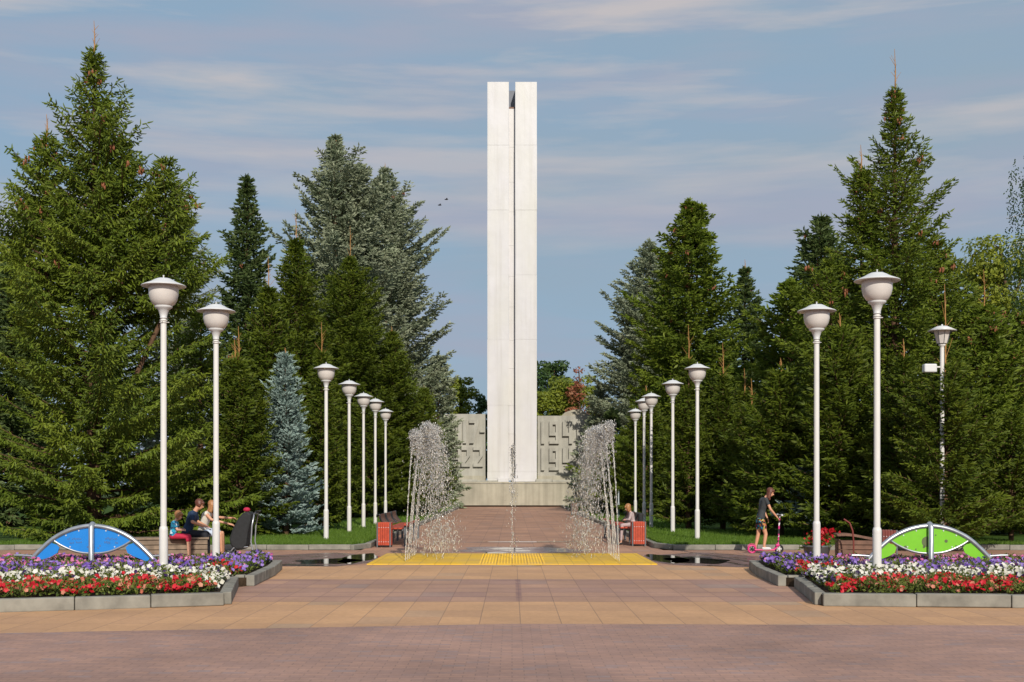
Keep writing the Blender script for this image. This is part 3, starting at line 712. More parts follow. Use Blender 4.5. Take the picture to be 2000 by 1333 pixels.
def spruce(name, X, Y, H, Rb, label, mat, seed, zb=0.25, pw=0.8, whorl=0.34, per=7, up_top=0.75, up_bot=-0.25, curl=0.22,
           bl_sp=0.11, bl_len=0.30, sh_sp=0.075, sh_len=0.17, sh_w=0.028, droop=0.25, irr=0.28, leader=0.0, tops=(), cones=0, cone_zone=(0.6, 0.98),
           group=None, cat='spruce tree', fine=1.0, finger=False, side=(), hang=0.25, skirt=0.0):
    rg = np.random.default_rng(seed)
    root = thing(name, (X, Y, 0.05), label, cat, 0, group)
    stems = [(0.0, 0.0, H, Rb, zb)] + [(dx, dy, h, r_, z0) for dx, dy, h, r_, z0 in tops]
    allV = []; allQ = []; allT = []; k = 0
    wood = MB(); cone_pts = []
    for si, (sx, sy, h, Rm, z0) in enumerate(stems):
        zs = []; z = z0 + 0.1
        while z < h - 0.12:
            zs.append(z); z += whorl * (1.0 - 0.38 * (z - z0) / (h - z0)) * rg.uniform(.8, 1.2)
        zz = []; aa = []
        for z in zs:
            t = (z - z0) / (h - z0); n = max(4, int(round(per * (1 - 0.5 * t) + rg.uniform(-1, 1)))); a0 = rg.uniform(0, 6.28)
            for i in range(n): zz.append(z + rg.normal() * whorl * (.22 - .12 * t)); aa.append(a0 + 6.283 * (i + rg.uniform(-.3, .3)) / n)
        z = np.array(zz); A = np.array(aa); t = np.clip((z - z0) / (h - z0), 0, 1)
        ph = rg.uniform(0, 6.28, 6)
        lump = 1 + irr * (0.45 * np.sin(2 * A + ph[0] + z * 0.9) + 0.35 * np.sin(3 * A + ph[1] - z * 1.7) + 0.4 * np.sin(1.3 * z * 6.28 / max(2.2, H * .17) + ph[2]) * np.cos(A + ph[3]))
        L = Rm * (1 - t) ** pw * lump * rg.uniform(1 - irr, 1 + irr * .45, len(z)) * np.where(rg.uniform(0, 1, len(z)) < .07, 1.22, 1.0) * np.minimum(1, (1 - t) / .16) ** .55 + 0.08
        if skirt: L *= np.where(t < .12, 1 - skirt * (0.12 - t) / .12, 1)
        a_ = up_bot + (up_top - up_bot) * t ** 0.8 + rg.normal(size=len(z)) * 0.09; c_ = curl * (1 - 0.4 * t) + rg.normal(size=len(z)) * 0.05
        rad = np.stack([np.cos(A), np.sin(A), np.zeros_like(A)], 1); tan = np.stack([-np.sin(A), np.cos(A), np.zeros_like(A)], 1)
        def P(bi, s):
            Lb = L[bi]; return np.stack([sx + rad[bi, 0] * Lb * s * .96, sy + rad[bi, 1] * Lb * s * .96, z[bi] + Lb * (a_[bi] * s + c_[bi] * s * s)], 1)
        def D(bi, s):
            v = rad[bi] * .96; v = v.copy(); v[:, 2] = a_[bi] + 2 * c_[bi] * s; return norm(v)
        # wood of the limbs
        for b in range(len(z)):
            if L[b] > 0.5:
                bb = np.array([b] * 4); s = np.array([0, .3, .62, .93]); q = P(bb, s)
                wood.tube([tuple(x) for x in q], [0.010 + 0.011 * L[b], 0.008 + 0.008 * L[b], .012, .005], 3, False)
        # branchlets
        nb = np.maximum(3, (L / bl_sp).astype(int)) * 2
        bi = np.repeat(np.arange(len(z)), nb); j = np.concatenate([np.arange(n) for n in nb]); fr = (j // 2 + rg.uniform(0, 1, len(j))) / (nb[bi] / 2)
        s = 0.16 + 0.84 * np.clip(fr, 0, 1) ** 0.85; s = np.where(L[bi] < .8, np.clip(fr, .05, 1), s)
        sd = np.where(j % 2 == 0, 1.0, -1.0)
        phi = rg.uniform(0.5, 1.15, len(bi)); bd = D(bi, s) * np.cos(phi)[:, None] + tan[bi] * (sd * np.sin(phi))[:, None]
        bd[:, 2] -= droop * rg.uniform(.2, 1.3, len(bi)); bd = norm(bd)
        bl = (bl_len * np.clip(L[bi], .3, 3.2) ** .55 * (0.30 + 0.85 * (1 - s)) * rg.uniform(.6, 1.25, len(bi))) + .05
        bp = P(bi, s); btint = rg.uniform(0, 1, len(z))[bi] * .45
        ns = np.maximum(3, (bl / (sh_sp / fine)).astype(int) + 2)
        ci = np.repeat(np.arange(len(bi)), ns); jj = np.concatenate([np.arange(n) for n in ns]); u = (jj + rg.uniform(.1, .9, len(jj))) / ns[ci]
        sp = bp[ci] + bd[ci] * (bl[ci] * u)[:, None]; sp[:, 2] -= droop * .8 * bl[ci] * u * u
        sd2 = np.where(jj % 2 == 0, 1.0, -1.0)[:, None]
        lat = np.cross(bd[ci], np.array([0, 0, 1.0])); lat = norm(lat)
        d = bd[ci] * .75 + lat * sd2 * rg.uniform(.25, .85, (len(ci), 1)) + rg.normal(size=(len(ci), 3)) * .22
        d[:, 2] -= hang * rg.uniform(0, 2, len(ci)); d[:, 2] += .30 * t[bi][ci]
        last = (jj == ns[ci] - 1); d[last] = bd[ci][last] * 1.0 + rg.normal(size=(last.sum(), 3)) * .1
        d = norm(d); ln = sh_len * rg.uniform(.6, 1.25, len(ci)); w = sh_w * rg.uniform(.75, 1.2, len(ci))
        tint = np.clip(btint[ci] + .55 * rg.uniform(0, 1, len(ci)) ** 1.3 + .15 * (s[ci] > .8) - .05, 0, 1)
        V, Q, T = blades(rg, sp, d, ln, w, tint, finger); allV.append(V); allQ.append(Q + k); allT.append(T); k += len(V)
        # tufts right on the limb axis, the spear at each tip and the top
        n2 = np.maximum(3, (L / (sh_sp * 1.1)).astype(int)); b2 = np.repeat(np.arange(len(z)), n2); j2 = np.concatenate([np.arange(n) for n in n2]); s2 = (j2 + .5) / n2[b2]
        s2 = np.clip(.12 + .9 * s2, 0, 1.02); p2 = P(b2, s2); d2 = D(b2, s2) + rg.normal(size=(len(b2), 3)) * .45; d2[:, 2] += .15; d2 = norm(d2)
        V, Q, T = blades(rg, p2, d2, sh_len * rg.uniform(.7, 1.2, len(b2)), sh_w * rg.uniform(.7, 1.1, len(b2)), rg.uniform(.2, 1, len(b2)), finger)
        allV.append(V); allQ.append(Q + k); allT.append(T); k += len(V)
        n3 = int(h * 10); p3 = np.zeros((n3, 3)); p3[:, 2] = h - (h * .14) * rg.uniform(0, 1, n3) ** 1.2; p3[:, 0] += sx; p3[:, 1] += sy
        d3 = rg.normal(size=(n3, 3)); d3[:, 2] = np.abs(d3[:, 2]) * .8 + .35; d3 = norm(d3)
        V, Q, T = blades(rg, p3, d3, sh_len * rg.uniform(.7, 1.3, n3), sh_w * rg.uniform(.6, 1, n3), rg.uniform(.3, 1, n3))
        allV.append(V); allQ.append(Q + k); allT.append(T); k += len(V)
        tr = 0.011 * h + .02
        wood.tube([(sx * .0 if si else 0, 0, max(.3, z0 - 2.2 * abs(sx))), (sx, sy, z0 if si else h * .3), (sx, sy, h * .7), (sx, sy, h - .02)] if si else [(0, 0, -.1), (0, 0, h * .3), (0, 0, h * .7), (0, 0, h - .02)],
                  [tr * 1.3, tr, tr * .5, .012] if not si else [tr * .5, tr * .5, tr * .3, .012], 8)
        zlo, zhi = cone_zone
        for _ in range(cones if si == 0 else max(2, cones // 4) if cones else 0):
            ok = np.where((t > zlo) & (t < zhi))[0]
            if len(ok): b = rg.choice(ok); cone_pts.append(P(np.array([b]), np.array([rg.uniform(.72, 1.0)]))[0])
        if leader and (si == 0 or h > H - 2.5):
            for q in ([(0, 0)] if leader < 9 else [(0, 0)]):
                lm = MB(); ll = leader * (1 if si == 0 else .7)
                lm.tube([(sx, sy, h - .25), (sx + .015, sy, h + ll * .4), (sx - .01, sy + .01, h + ll)], [.022, .016, .006], 6)
                for i in range(9):
                    zz_ = h + ll * (.05 + .1 * i) if i < 7 else h - .1; an = rg.uniform(0, 6.28); le = ll * rg.uniform(.12, .26) if i else ll * .35
                    lm.tube([(sx, sy, zz_), (sx + le * .65 * math.cos(an), sy + le * .65 * math.sin(an), zz_ + le * .85)], [.008, .004], 4)
                lm.build('leader_shoot', M['leader'], root)
    for s_ in side: pass
    quads('crown', np.concatenate(allV), np.concatenate(allQ), mat, root, np.concatenate(allT))
    wood.build('trunk', M['bark'], root)
    for c in cone_pts:
        cm = MB()
        for _ in range(rg.integers(4, 10)):
            o = rg.normal(size=3) * np.array([.045, .045, .04]); l = rg.uniform(.10, .15)
            cm.lathe([(0.004, 0), (.02, -l * .15), (.026, -l * .5), (.018, -l * .85), (.0, -l)], (c[0] + o[0], c[1] + o[1], c[2] + o[2] - .02), 6)
        cm.build('cone_cluster', M['cone'], root)
    return root, k

NT = 0
def T(px, Y, top, Rpx, label, mat, seed, name='spruce', **kw):
    """tree whose tip stands over column px, row top of the reference frame, at distance Y; crown radius Rpx columns"""
    global NT
    x, _, h = at(px, top, Y)
    r, n = spruce(name, x, Y, h - .05, Rpx * Y / F, label, mat, seed, **kw); NT += n; return r
OLD = dict(whorl=.40, per=9, bl_sp=.12, bl_len=.36, sh_sp=.078, sh_len=.17, sh_w=.020, finger=True)
FAR = dict(whorl=.44, per=10, bl_sp=.15, bl_len=.42, sh_sp=.115, sh_len=.25, sh_w=.045)
YNG = dict(whorl=.24, per=8, bl_sp=.095, bl_len=.24, sh_sp=.07, sh_len=.15, sh_w=.020, up_top=1.0, up_bot=.12, curl=.10, droop=.22, irr=.2, pw=.72, finger=True)
YFR = dict(whorl=.29, per=10, bl_sp=.12, bl_len=.28, sh_sp=.09, sh_len=.20, sh_w=.030, up_top=1.0, up_bot=.12, curl=.10, droop=.22, irr=.22, pw=.7)
# ---- left side
T(184, 33.0, 95, 262, 'tallest dark green spruce at far left with brown cones near its spire', M['norway'], 11, zb=.15, pw=.88, up_top=1.0, up_bot=-.10, curl=.20, hang=.8, irr=.42, leader=.75, cones=34, cone_zone=(.45, .95), skirt=.25,
  tops=((-1.35, .2, 11.0, 1.6, 6.8), (.80, -.2, 10.7, 1.6, 6.6), (1.9, .1, 10.3, 1.7, 6.2)), **{**OLD, 'whorl': .40, 'bl_sp': .115})
T(345, 43.0, 360, 118, 'grey green spruce half hidden behind the tallest left spruce', M['blue'], 12, pw=.62, up_top=.6, cones=8, **OLD)
T(482, 58.0, 348, 92, 'narrow dark spruce standing alone between the left trees', M['darksp'], 13, pw=.66, up_top=.7, up_bot=-.2, cones=3, **FAR)
T(655, 66.0, 268, 165, 'big blue grey spruce with a forked double top left of the alley', M['blue'], 14, pw=.62, up_top=.8, up_bot=-.15, tops=((1.25, .3, 18.75, 1.7, 13.6),), cones=3, irr=.5, **FAR)
T(752, 78.0, 330, 140, 'huge blue grey spruce leaning over the alley by the memorial wall', M['blue'], 15, pw=.50, up_top=.75, up_bot=-.05, cones=9, cone_zone=(.8, .99), irr=.38, zb=1.0, leader=.4, **FAR)
T(856, 82.0, 690, 44, 'low blue grey spruce touching the left end of the memorial', M['blue'], 16, pw=.42, up_top=.5, irr=.2, **FAR)
T(578, 47.0, 470, 112, 'young dark green spruce with a pale leader, left of the fork-topped one', M['young'], 17, leader=1.2, **YFR)
T(684, 57.0, 505, 138, 'broad young dark spruce with twin straw coloured leaders left of the alley', M['young'], 18, leader=1.5, tops=((-.33, .2, 10.35, .5, 9.0),), **YFR)
T(524, 41.0, 565, 100, 'young spruce with a thin orange leader right of the second lamp', M['young'], 19, leader=1.1, **YFR)
T(466, 34.5, 700, 98, 'small bushy spruce with orange leader just right of the second lamp', M['young'], 20, leader=.9, tops=((-.12, .05, 5.0, .3, 4.2),), **YNG)
T(628, 39.5, 690, 62, 'small bushy spruce with straw leader behind the first alley lawn lamps', M['young'], 21, leader=1.0, **YNG)
T(765, 57.5, 650, 92, 'rounded young spruce behind the last lamps of the left row', M['young'], 22, leader=.3, **YFR)
T(828, 62.0, 760, 58, 'low dark spruce right behind the left fountain', M['young'], 23, leader=.2, **YFR)
T(392, 37.5, 600, 118, 'dense green spruce between the two nearest left lamps', M['norway'], 24, zb=.1, pw=.6, hang=.5, cones=5, **OLD)
T(715, 55.0, 770, 80, 'lowest bushy spruce behind the left lawn lamps', M['young'], 25, **YNG)
T(557, 35.3, 690, 78, 'small silvery blue spruce on the left lawn with a bent tip', M['silver'], 26, zb=.12, whorl=.26, per=8, bl_sp=.095, bl_len=.26, sh_sp=.08, sh_len=.15, sh_w=.030, up_top=.85, up_bot=.08, curl=.16, droop=.06, irr=.2, pw=.85, hang=.02, leader=.16)
T(20, 44.0, 520, 120, 'green spruce at the left edge behind the tallest one', M['darksp'], 27, pw=.6, **FAR)
T(490, 36.0, 860, 85, 'short bushy spruce behind the stroller', M['young'], 28, **YNG)
# ---- right side
T(1345, 60.0, 392, 165, 'tall green spruce with rusty cones round its blunt top, right of the alley', M['norway'], 31, pw=.68, up_top=.5, up_bot=-.1, tops=((.42, .1, 15.3, .7, 13.4),), cones=30, cone_zone=(.5, .99), irr=.3, **FAR)
T(1268, 86.0, 470, 135, 'blue grey spruce reaching over the right end of the memorial wall', M['blue'], 32, pw=.55, up_top=.5, up_bot=-.05, cones=16, cone_zone=(.45, .99), irr=.34, zb=.8, **FAR)
T(1455, 66.0, 525, 100, 'slim dark spire of a spruce between the right groups', M['darksp'], 33, pw=.75, up_top=.7, leader=.5, cones=3, **FAR)
T(1748, 36.5, 168, 215, 'tallest right spruce with a ragged cone-laden spire', M['norway'], 34, pw=.98, zb=.15, up_top=1.15, up_bot=-.08, curl=.2, hang=.3, irr=.40, leader=1.1, cones=36, cone_zone=(.45, .97), tops=((-.95, .2, 10.9, 1.1, 7.4), (1.25, .1, 8.9, 1.3, 5.6), (-1.9, 0, 8.3, 1.3, 5.0)), **OLD)
T(1605, 52.0, 425, 135, 'blue green spruce left of the tallest right one', M['darksp'], 35, pw=.60, up_top=.7, cones=5, irr=.32, **FAR)
T(1545, 46.0, 545, 120, 'green spruce with drooping boughs behind the girl on the scooter', M['norway'], 36, pw=.55, up_top=.7, irr=.3, cones=3, **FAR)
T(1345, 40.5, 700, 62, 'young spruce with straw leader behind the right lawn lamps', M['young'], 37, leader=1.1, **YNG)
T(1412, 40.5, 735, 75, 'young spruce with tall orange leader right of the nearest right lawn lamp', M['young'], 38, leader=1.1, tops=((.75, .2, 4.6, .4, 3.9),), **YNG)
T(1468, 38.0, 790, 85, 'bushy young spruce left of the girl on the scooter', M['young'], 39, leader=.8, **YNG)
T(1262, 57.0, 765, 74, 'low young spruce behind the far right lamps', M['young'], 40, leader=.3, **YFR)
T(1195, 66.0, 800, 48, 'dark low spruce behind the right fountain', M['darksp'], 41, **FAR)
T(1525, 34.5, 720, 105, 'dense dark spruce directly behind the girl on the scooter', M['young'], 42, leader=.3, **YFR)
T(1640, 33.0, 640, 120, 'dense spruce between the two nearest right lamps', M['young'], 43, leader=.4, pw=.6, **{k: v for k, v in YFR.items() if k != 'pw'})
T(1572, 33.6, 905, 52, 'little blue spruce showing behind the right flower bed lamp', M['silver'], 44, pw=.8, whorl=.26, per=7, bl_sp=.1, bl_len=.26, sh_sp=.08, sh_len=.15, sh_w=.030, up_top=.6, up_bot=.05, droop=.06, hang=.02)
T(1846, 29.05, 712, 135, 'leafy young spruce in front of the lantern post', M['young'], 45, leader=1.9, pw=.6, **{k: v for k, v in YNG.items() if k != 'pw'})
T(1765, 31.5, 700, 105, 'young spruce right behind the nearest right lamp', M['young'], 46, leader=.5, **YNG)
T(1922, 36.0, 600, 118, 'tall young spruce with brown cones near the right edge', M['norway'], 47, leader=1.1, cones=12, cone_zone=(.5, .95), pw=.55, **{k: v for k, v in YFR.items() if k != 'pw'})
T(1998, 37.0, 610, 115, 'dark spruce at the right edge of the picture', M['norway'], 48, cones=10, pw=.5, **OLD)
T(1975, 31.0, 800, 90, 'small spruce low at the right edge', M['young'], 49, **YNG)
T(1690, 40.0, 560, 130, 'broad green spruce behind the nearest right lamp', M['norway'], 50, pw=.5, irr=.3, cones=5, **OLD)
T(1172, 88.0, 752, 52, 'shady blue spruce beside the right wall of the memorial', M['blue'], 51, pw=.6, up_top=.5, zb=.6, **FAR)

# ---- broad-leaved trees
def leafy(name, X, Y, H, Rx, label, mat, seed, n=9000, leaf=.16, clumps=46, base=.2, cat='tree', flat=.55):
    rg = np.random.default_rng(seed); root = thing(name, (X, Y, 0), label, cat)
    C = []; S = []
    for i in range(clumps):
        a = rg.uniform(0, 6.28); v = rg.uniform(0, 1); rr = Rx * (math.sin(math.pi * min(.95, .22 + .70 * v)) ** .6) * math.sqrt(rg.uniform(.0, 1)) * .72
        S.append(rg.uniform(.26, .50) * Rx * (1.1 - .35 * v)); C.append((rr * math.cos(a), rr * math.sin(a), min(H * (base + (1 - base) * v), H - S[-1] * .6)))
    C = np.array(C); S = np.array(S); pr = S ** 2 / (S ** 2).sum(); ci = rg.choice(clumps, n, p=pr)
    d = norm(rg.normal(size=(n, 3))); rr = rg.uniform(.35, 1.08, n) ** .6 * S[ci]; p = C[ci] + d * rr[:, None] * np.array([1, 1, .75])
    p[:, 2] = np.minimum(p[:, 2], H)
    nrm = norm(d + rg.normal(size=(n, 3)) * .7 + np.array([0, 0, .4])); u = norm(np.cross(nrm, rg.normal(size=(n, 3)))); v = np.cross(nrm, u)
    l = leaf * rg.uniform(.6, 1.3, n)[:, None]; w = l * flat
    V = np.stack([p - u * l * .5, p + v * w * .5, p + u * l * .5, p - v * w * .5], 1).reshape(-1, 3)
    quads('crown', V, np.arange(4 * n).reshape(-1, 4), mat, root, np.repeat(np.clip(rg.uniform(0, 1, clumps)[ci] * .4 + rg.uniform(0, .6, n), 0, 1), 4))
    wd_ = MB(); wd_.tube([(0, 0, -.1), (.05, 0, H * .3), (0, .05, H * .6), (0, 0, H * .85)], [.02 * H, .016 * H, .009 * H, .02], 8)
    for i in range(0, clumps, 2):
        c = C[i]; wd_.tube([(0, 0, max(.2 * H, c[2] - Rx * .7)), tuple(c * np.array([.5, .5, 1]) - np.array([0, 0, .2])), tuple(c)], [.007 * H, .004 * H, .015], 5)
    wd_.build('trunk', M['bark'], root); return root
def B(px, Y, top, Rpx, label, mat, seed, name='broadleaf_tree', **kw):
    x, _, h = at(px, top, Y); return leafy(name, x, Y, h, Rpx * Y / F, label, mat, seed, **kw)
B(1078, 118, 706, 56, 'dark green tree rising behind the right memorial wall', M['leaf2'], 61, leaf=.34, n=11000)
B(1098, 108, 738, 62, 'light green tree low behind the right memorial wall', M['leaf'], 62, leaf=.30, n=14000)
B(1060, 104, 766, 32, 'yellowish green bush like tree beside the obelisk on the right', M['leaf'], 63, leaf=.28, n=8000)
B(1132, 106, 716, 34, 'reddening rowan tree behind the right memorial wall', M['redleaf'], 64, leaf=.26, n=2600, name='rowan_tree')
B(1150, 112, 735, 40, 'green tree right of the reddening rowan', M['leaf'], 65, leaf=.3, n=5000)
B(900, 104, 738, 48, 'green tree behind the left memorial wall', M['leaf'], 66, leaf=.28, n=10000)
B(936, 112, 768, 38, 'small dark tree just left of the obelisk', M['leaf2'], 67, leaf=.3, n=9000)
B(1885, 58, 472, 120, 'yellow green linden with rounded top beyond the right spruces', M['leaf'], 68, leaf=.20, n=20000, name='linden_tree')
B(1965, 55, 462, 120, 'rounded linden at the right edge beyond the cone-laden spruce', M['leaf'], 69, leaf=.20, n=20000, name='linden_tree')
B(60, 62, 392, 90, 'pale green tree peeping out left of the tallest left spruce', M['leaf'], 70, leaf=.22, n=9000)
B(-20, 58, 470, 110, 'pale green tree at the left edge', M['leaf'], 71, leaf=.22, n=9000)
# birch with hanging twigs at the right edge
x, _, h = at(2040, 300, 44)
rt = thing('birch_tree', (x, 44, 0), 'birch with thin hanging twigs at the right edge', 'tree')
rg = np.random.default_rng(72); ps = []; ds = []
for i in range(170):
    a = rg.uniform(0, 6.28); z0 = rg.uniform(h * .5, h); r0 = (.3 + 1.35 * math.sin(math.pi * (z0 / h - .35) / .8)) * rg.uniform(.5, 1); l = rg.uniform(.8, 2.2); m_ = int(l * 22)
    for j in range(m_):
        u = j / m_; ps.append((r0 * math.cos(a) + rg.normal() * .05 + .1 * u, r0 * math.sin(a) + rg.normal() * .05, z0 - l * u + .3 * u * (1 - u))); q = rg.normal(size=3) * .6; q[2] -= .8; ds.append(q)
ps = np.array(ps); ds = norm(np.array(ds)); n = len(ps)
V, Q, T_ = blades(rg, ps, ds, .09 * rg.uniform(.6, 1.3, n), .026 * np.ones(n), rg.uniform(.1, .9, n))
quads('crown', V, Q, M['leaf2'], rt, T_)
wd_ = MB(); wd_.tube([(0, 0, -.1), (.1, 0, h * .4), (0, .1, h * .75), (.05, 0, h)], [.16, .12, .06, .01], 9)
for i in range(16):
    a = rg.uniform(0, 6.28); z0 = h * rg.uniform(.45, .9); wd_.tube([(0, 0, z0), (.7 * math.cos(a), .7 * math.sin(a), z0 + .7), (1.3 * math.cos(a), 1.3 * math.sin(a), z0 + .6)], [.035, .02, .006], 5)
wd_.build('trunk', M['birchbark'], rt)
# far belt of woodland closing the view all round the park
rg = np.random.default_rng(80); n = 26000
cx = np.arange(-230, 231, 6.0); cx = cx + rg.uniform(-2, 2, len(cx)); cyy = 150 + rg.uniform(-8, 22, len(cx)) - .0009 * cx ** 2; ch = rg.uniform(6.0, 9.5, len(cx))
ci = rg.integers(0, len(cx), n); d = norm(rg.normal(size=(n, 3))); p = np.stack([cx[ci] + d[:, 0] * 4.5, cyy[ci] + d[:, 1] * 4.5, ch[ci] * (.5 + .5 * d[:, 2])], 1)
nr = norm(d + rg.normal(size=(n, 3)) * .6); u = norm(np.cross(nr, rg.normal(size=(n, 3)))); v = np.cross(nr, u); l = rg.uniform(.5, 1.1, n)[:, None]
V = np.stack([p - u * l * .6, p + v * l * .4, p + u * l * .6, p - v * l * .4], 1).reshape(-1, 3)
o = quads('woodland', V, np.arange(4 * n).reshape(-1, 4), M['leaf2'], None, np.repeat(rg.uniform(0, 1, n), 4)); tag(o, 'distant belt of woodland behind the park', 'woodland', kind='stuff')
print('spruce verts', NT)

# ================================================================== lawns' grass
rg = np.random.default_rng(90)
for s, lab in ((-1, 'short green grass on the left lawn'), (1, 'short green grass on the right lawn')):
    n = 60000; Y = 29.5 + 9.5 * rg.uniform(0, 1, n) ** 1.5; X = s * (3.75 + rg.uniform(0, 1, n) ** 1.3 * 9.0)
    e = (Y < 30.4) & (np.abs(X) < 3.95); X = np.where(e, s * 4.2, X)
    n2 = 9000; Y2 = rg.uniform(38, 80, n2); X2 = s * rg.uniform(3.72, 6.5, n2); X = np.concatenate([X, X2]); Y = np.concatenate([Y, Y2]); n += n2
    sc_ = np.where(Y > 38, 2.0, 1.0)
    p = np.stack([X, Y, np.full(n, .085)], 1); d = np.stack([rg.normal(size=n) * .3, rg.normal(size=n) * .3, np.ones(n)], 1)
    hh = rg.uniform(.05, .12, n)[:, None]; a = rg.uniform(0, 6.28, n); w = (.008 * rg.uniform(.7, 1.3, n) * sc_)[:, None]; u = np.stack([np.cos(a), np.sin(a), np.zeros(n)], 1)
    V = np.stack([p - u * w, p + u * w, p + d * hh], 1).reshape(-1, 3)
    o = quads('grass', V, np.arange(3 * n).reshape(-1, 3), leafmat('grass_mat', (.055, .12, .012), (.16, .26, .03), (.10, .19, .02), trans=.3) if s < 0 else bpy.data.materials['grass_mat'], None, np.repeat(rg.uniform(0, 1, n), 3))
    tag(o, lab, 'grass', kind='stuff')

# ================================================================== flower beds
def petal_mat(name, a, b): return leafmat(name, a, b, None, trans=.2, rough=.5)
FM = {'red': petal_mat('red_petal_mat', (.42, .006, .012), (.66, .03, .05)), 'white': petal_mat('white_petal_mat', (.62, .60, .50), (.82, .80, .74)),
      'violet': petal_mat('violet_petal_mat', (.13, .055, .36), (.36, .24, .62)), 'pink': petal_mat('pink_petal_mat', (.55, .09, .30), (.72, .28, .48)),
      'dark': petal_mat('dark_purple_petal_mat', (.02, .008, .05), (.06, .02, .12)), 'coral': petal_mat('salmon_petal_mat', (.55, .16, .10), (.62, .30, .20))}
M['bedleaf'] = leafmat('bed_leaf_mat', (.04, .075, .012), (.21, .25, .05), (.13, .15, .03), trans=.25)
NAMES = {'red': 'red petunias', 'white': 'white petunias', 'violet': 'violet petunias', 'pink': 'pink petunias', 'dark': 'dark purple petunias', 'coral': 'salmon pink faded petunias'}
for s, sn in ((-1, 'left'), (1, 'right')):
    rg = np.random.default_rng(100 + s)
    poly = [(s * 3.86, 15.80), (s * 6.3, 15.0 if s < 0 else 15.55), (s * 14, 13.0 if s < 0 else 15.2), (s * 14, 22.9), (s * 4.3, 22.6), (s * 4.12, 21.0), (s * 4.02, 18.9), (s * 4.22, 18.62)]
    if s < 0: poly[0] = (-3.72, 15.86)
    else: poly = [(a + (.13 if a < 5 else 0), b_) for a, b_ in poly]
    bed = thing('flower_bed', (0, 0, 0), 'stone edged bed of petunias on the %s of the plaza' % sn, 'flower bed')
    MB().prism(poly, 'z', 0.0, .135).build('soil', M['soil'], bed)
    mb = MB(); kerb_run(mb, [poly[2], poly[1], poly[0]], w=.15, h=.165, L=.96); kerb_run(mb, [(poly[0][0], poly[0][1] + .09), poly[7]], w=.15, h=.165, L=1.0)
    kerb_run(mb, [(poly[6][0] + s * .35, poly[6][1]), (poly[6][0] + s * .08, poly[6][1])], w=.15, h=.17, L=.5); kerb_run(mb, [(poly[6][0], poly[6][1] - .07), poly[5], poly[4], poly[3]], w=.15, h=.17, L=.98)
    mb.build('stone_edging', M['kerb'], bed, bevel=.014)
    # plants
    def front(x):   # front line of the bed at |x|
        ax_ = np.abs(x)
        return np.interp(ax_, [3.7, 6.3, 14], [15.86, 15.0 if s < 0 else 15.55, 13.0 if s < 0 else 15.2])
    def inner(y): return np.interp(y, [15.8, 18.6, 18.61, 18.9, 21, 22.6], [3.86, 4.22, 4.22, 4.04, 4.12, 4.3]) - (.12 if s < 0 else 0) * (y < 18) + (.13 if s > 0 else 0)
    def scatter(n, edge=.13):
        ax_ = 3.9 + rg.uniform(0, 1, n) * 6.6; y = rg.uniform(14.0, 22.6, n); v = y - front(ax_); ok = (v > edge) & (ax_ > inner(y) + edge)
        # keep the seesaw's feet and seats clear
        return ax_[ok], y[ok], v[ok]
    def zone(ax_, y, v):
        """0 red front, 1 white, 2 violet, 3 pink, 4 inner red patch, with ragged borders"""
        w = v + .22 * np.sin(ax_ * 3.1 + y) + .15 * np.sin(ax_ * 7.3 + 1.7 * y) + rg.normal(size=len(v)) * .16
        z = np.where(w < 1.75, 0, np.where(w < 2.95, 1, np.where(w < 4.9, 2, 3)))
        di = ax_ - inner(y)
        z = np.where((di < .9) & (y > 18.75) & (y < 19.9), 4, z); z = np.where((di < .35) & (y > 18.9), 2, z); z = np.where((z == 3) & (di < 1.2), 2, z)
        z = np.where((z == 0) & (di < .32) & (v > .5), 1, z)
        return z
    hgt = np.array([.17, .21, .18, .14, .18])
    # leaves
    ax_, y, v = scatter(52000); z = zone(ax_, y, v); n = len(ax_); H_ = hgt[z] * (.8 + .35 * np.sin(ax_ * 9 + 2 * y) * np.sin(y * 7))
    p = np.stack([s * ax_, y, .13 + H_ * rg.uniform(.05, 1, n) ** .7], 1); d = rg.normal(size=(n, 3)); d[:, 2] = np.abs(d[:, 2]) * .7 + .15; d = norm(d)
    V, Q, T_ = blades(rg, p, d, rg.uniform(.04, .085, n), rg.uniform(.010, .019, n), rg.uniform(0, 1, n))
    o = quads('flower_foliage', V, Q, M['bedleaf'], None, T_); tag(o, 'green leaves of the petunias in the %s flower bed' % sn, 'foliage', kind='stuff')
    # blooms
    ax_, y, v = scatter(19000, .10); z = zone(ax_, y, v); n = len(ax_); r_ = rg.uniform(0, 1, n)
    kind = np.array(['red', 'white', 'violet', 'pink', 'red'])[z].astype(object)
    clump = np.sin(ax_ * 5.3 + 1.1) * np.sin(y * 4.1 + ax_ * 2.0) + .5 * np.sin(ax_ * 13) + rg.normal(size=n) * .35
    kind = np.where((z == 0) & (r_ < .16), 'coral', kind); kind = np.where((z == 1) & (clump < -.35) & (r_ < .7), 'dark', kind); kind = np.where((z == 2) & (r_ > .93), 'pink', kind); kind = np.where((z == 3) & (r_ > .72), 'violet', kind)
    keep = ((z == 0) & (clump > .1) | (z == 1) | (z == 2) & (clump > -.45) | (z == 3) & (clump > -.3) | (z == 4) & (clump > -.4))
    keep |= (z == 0) & (r_ < .22)
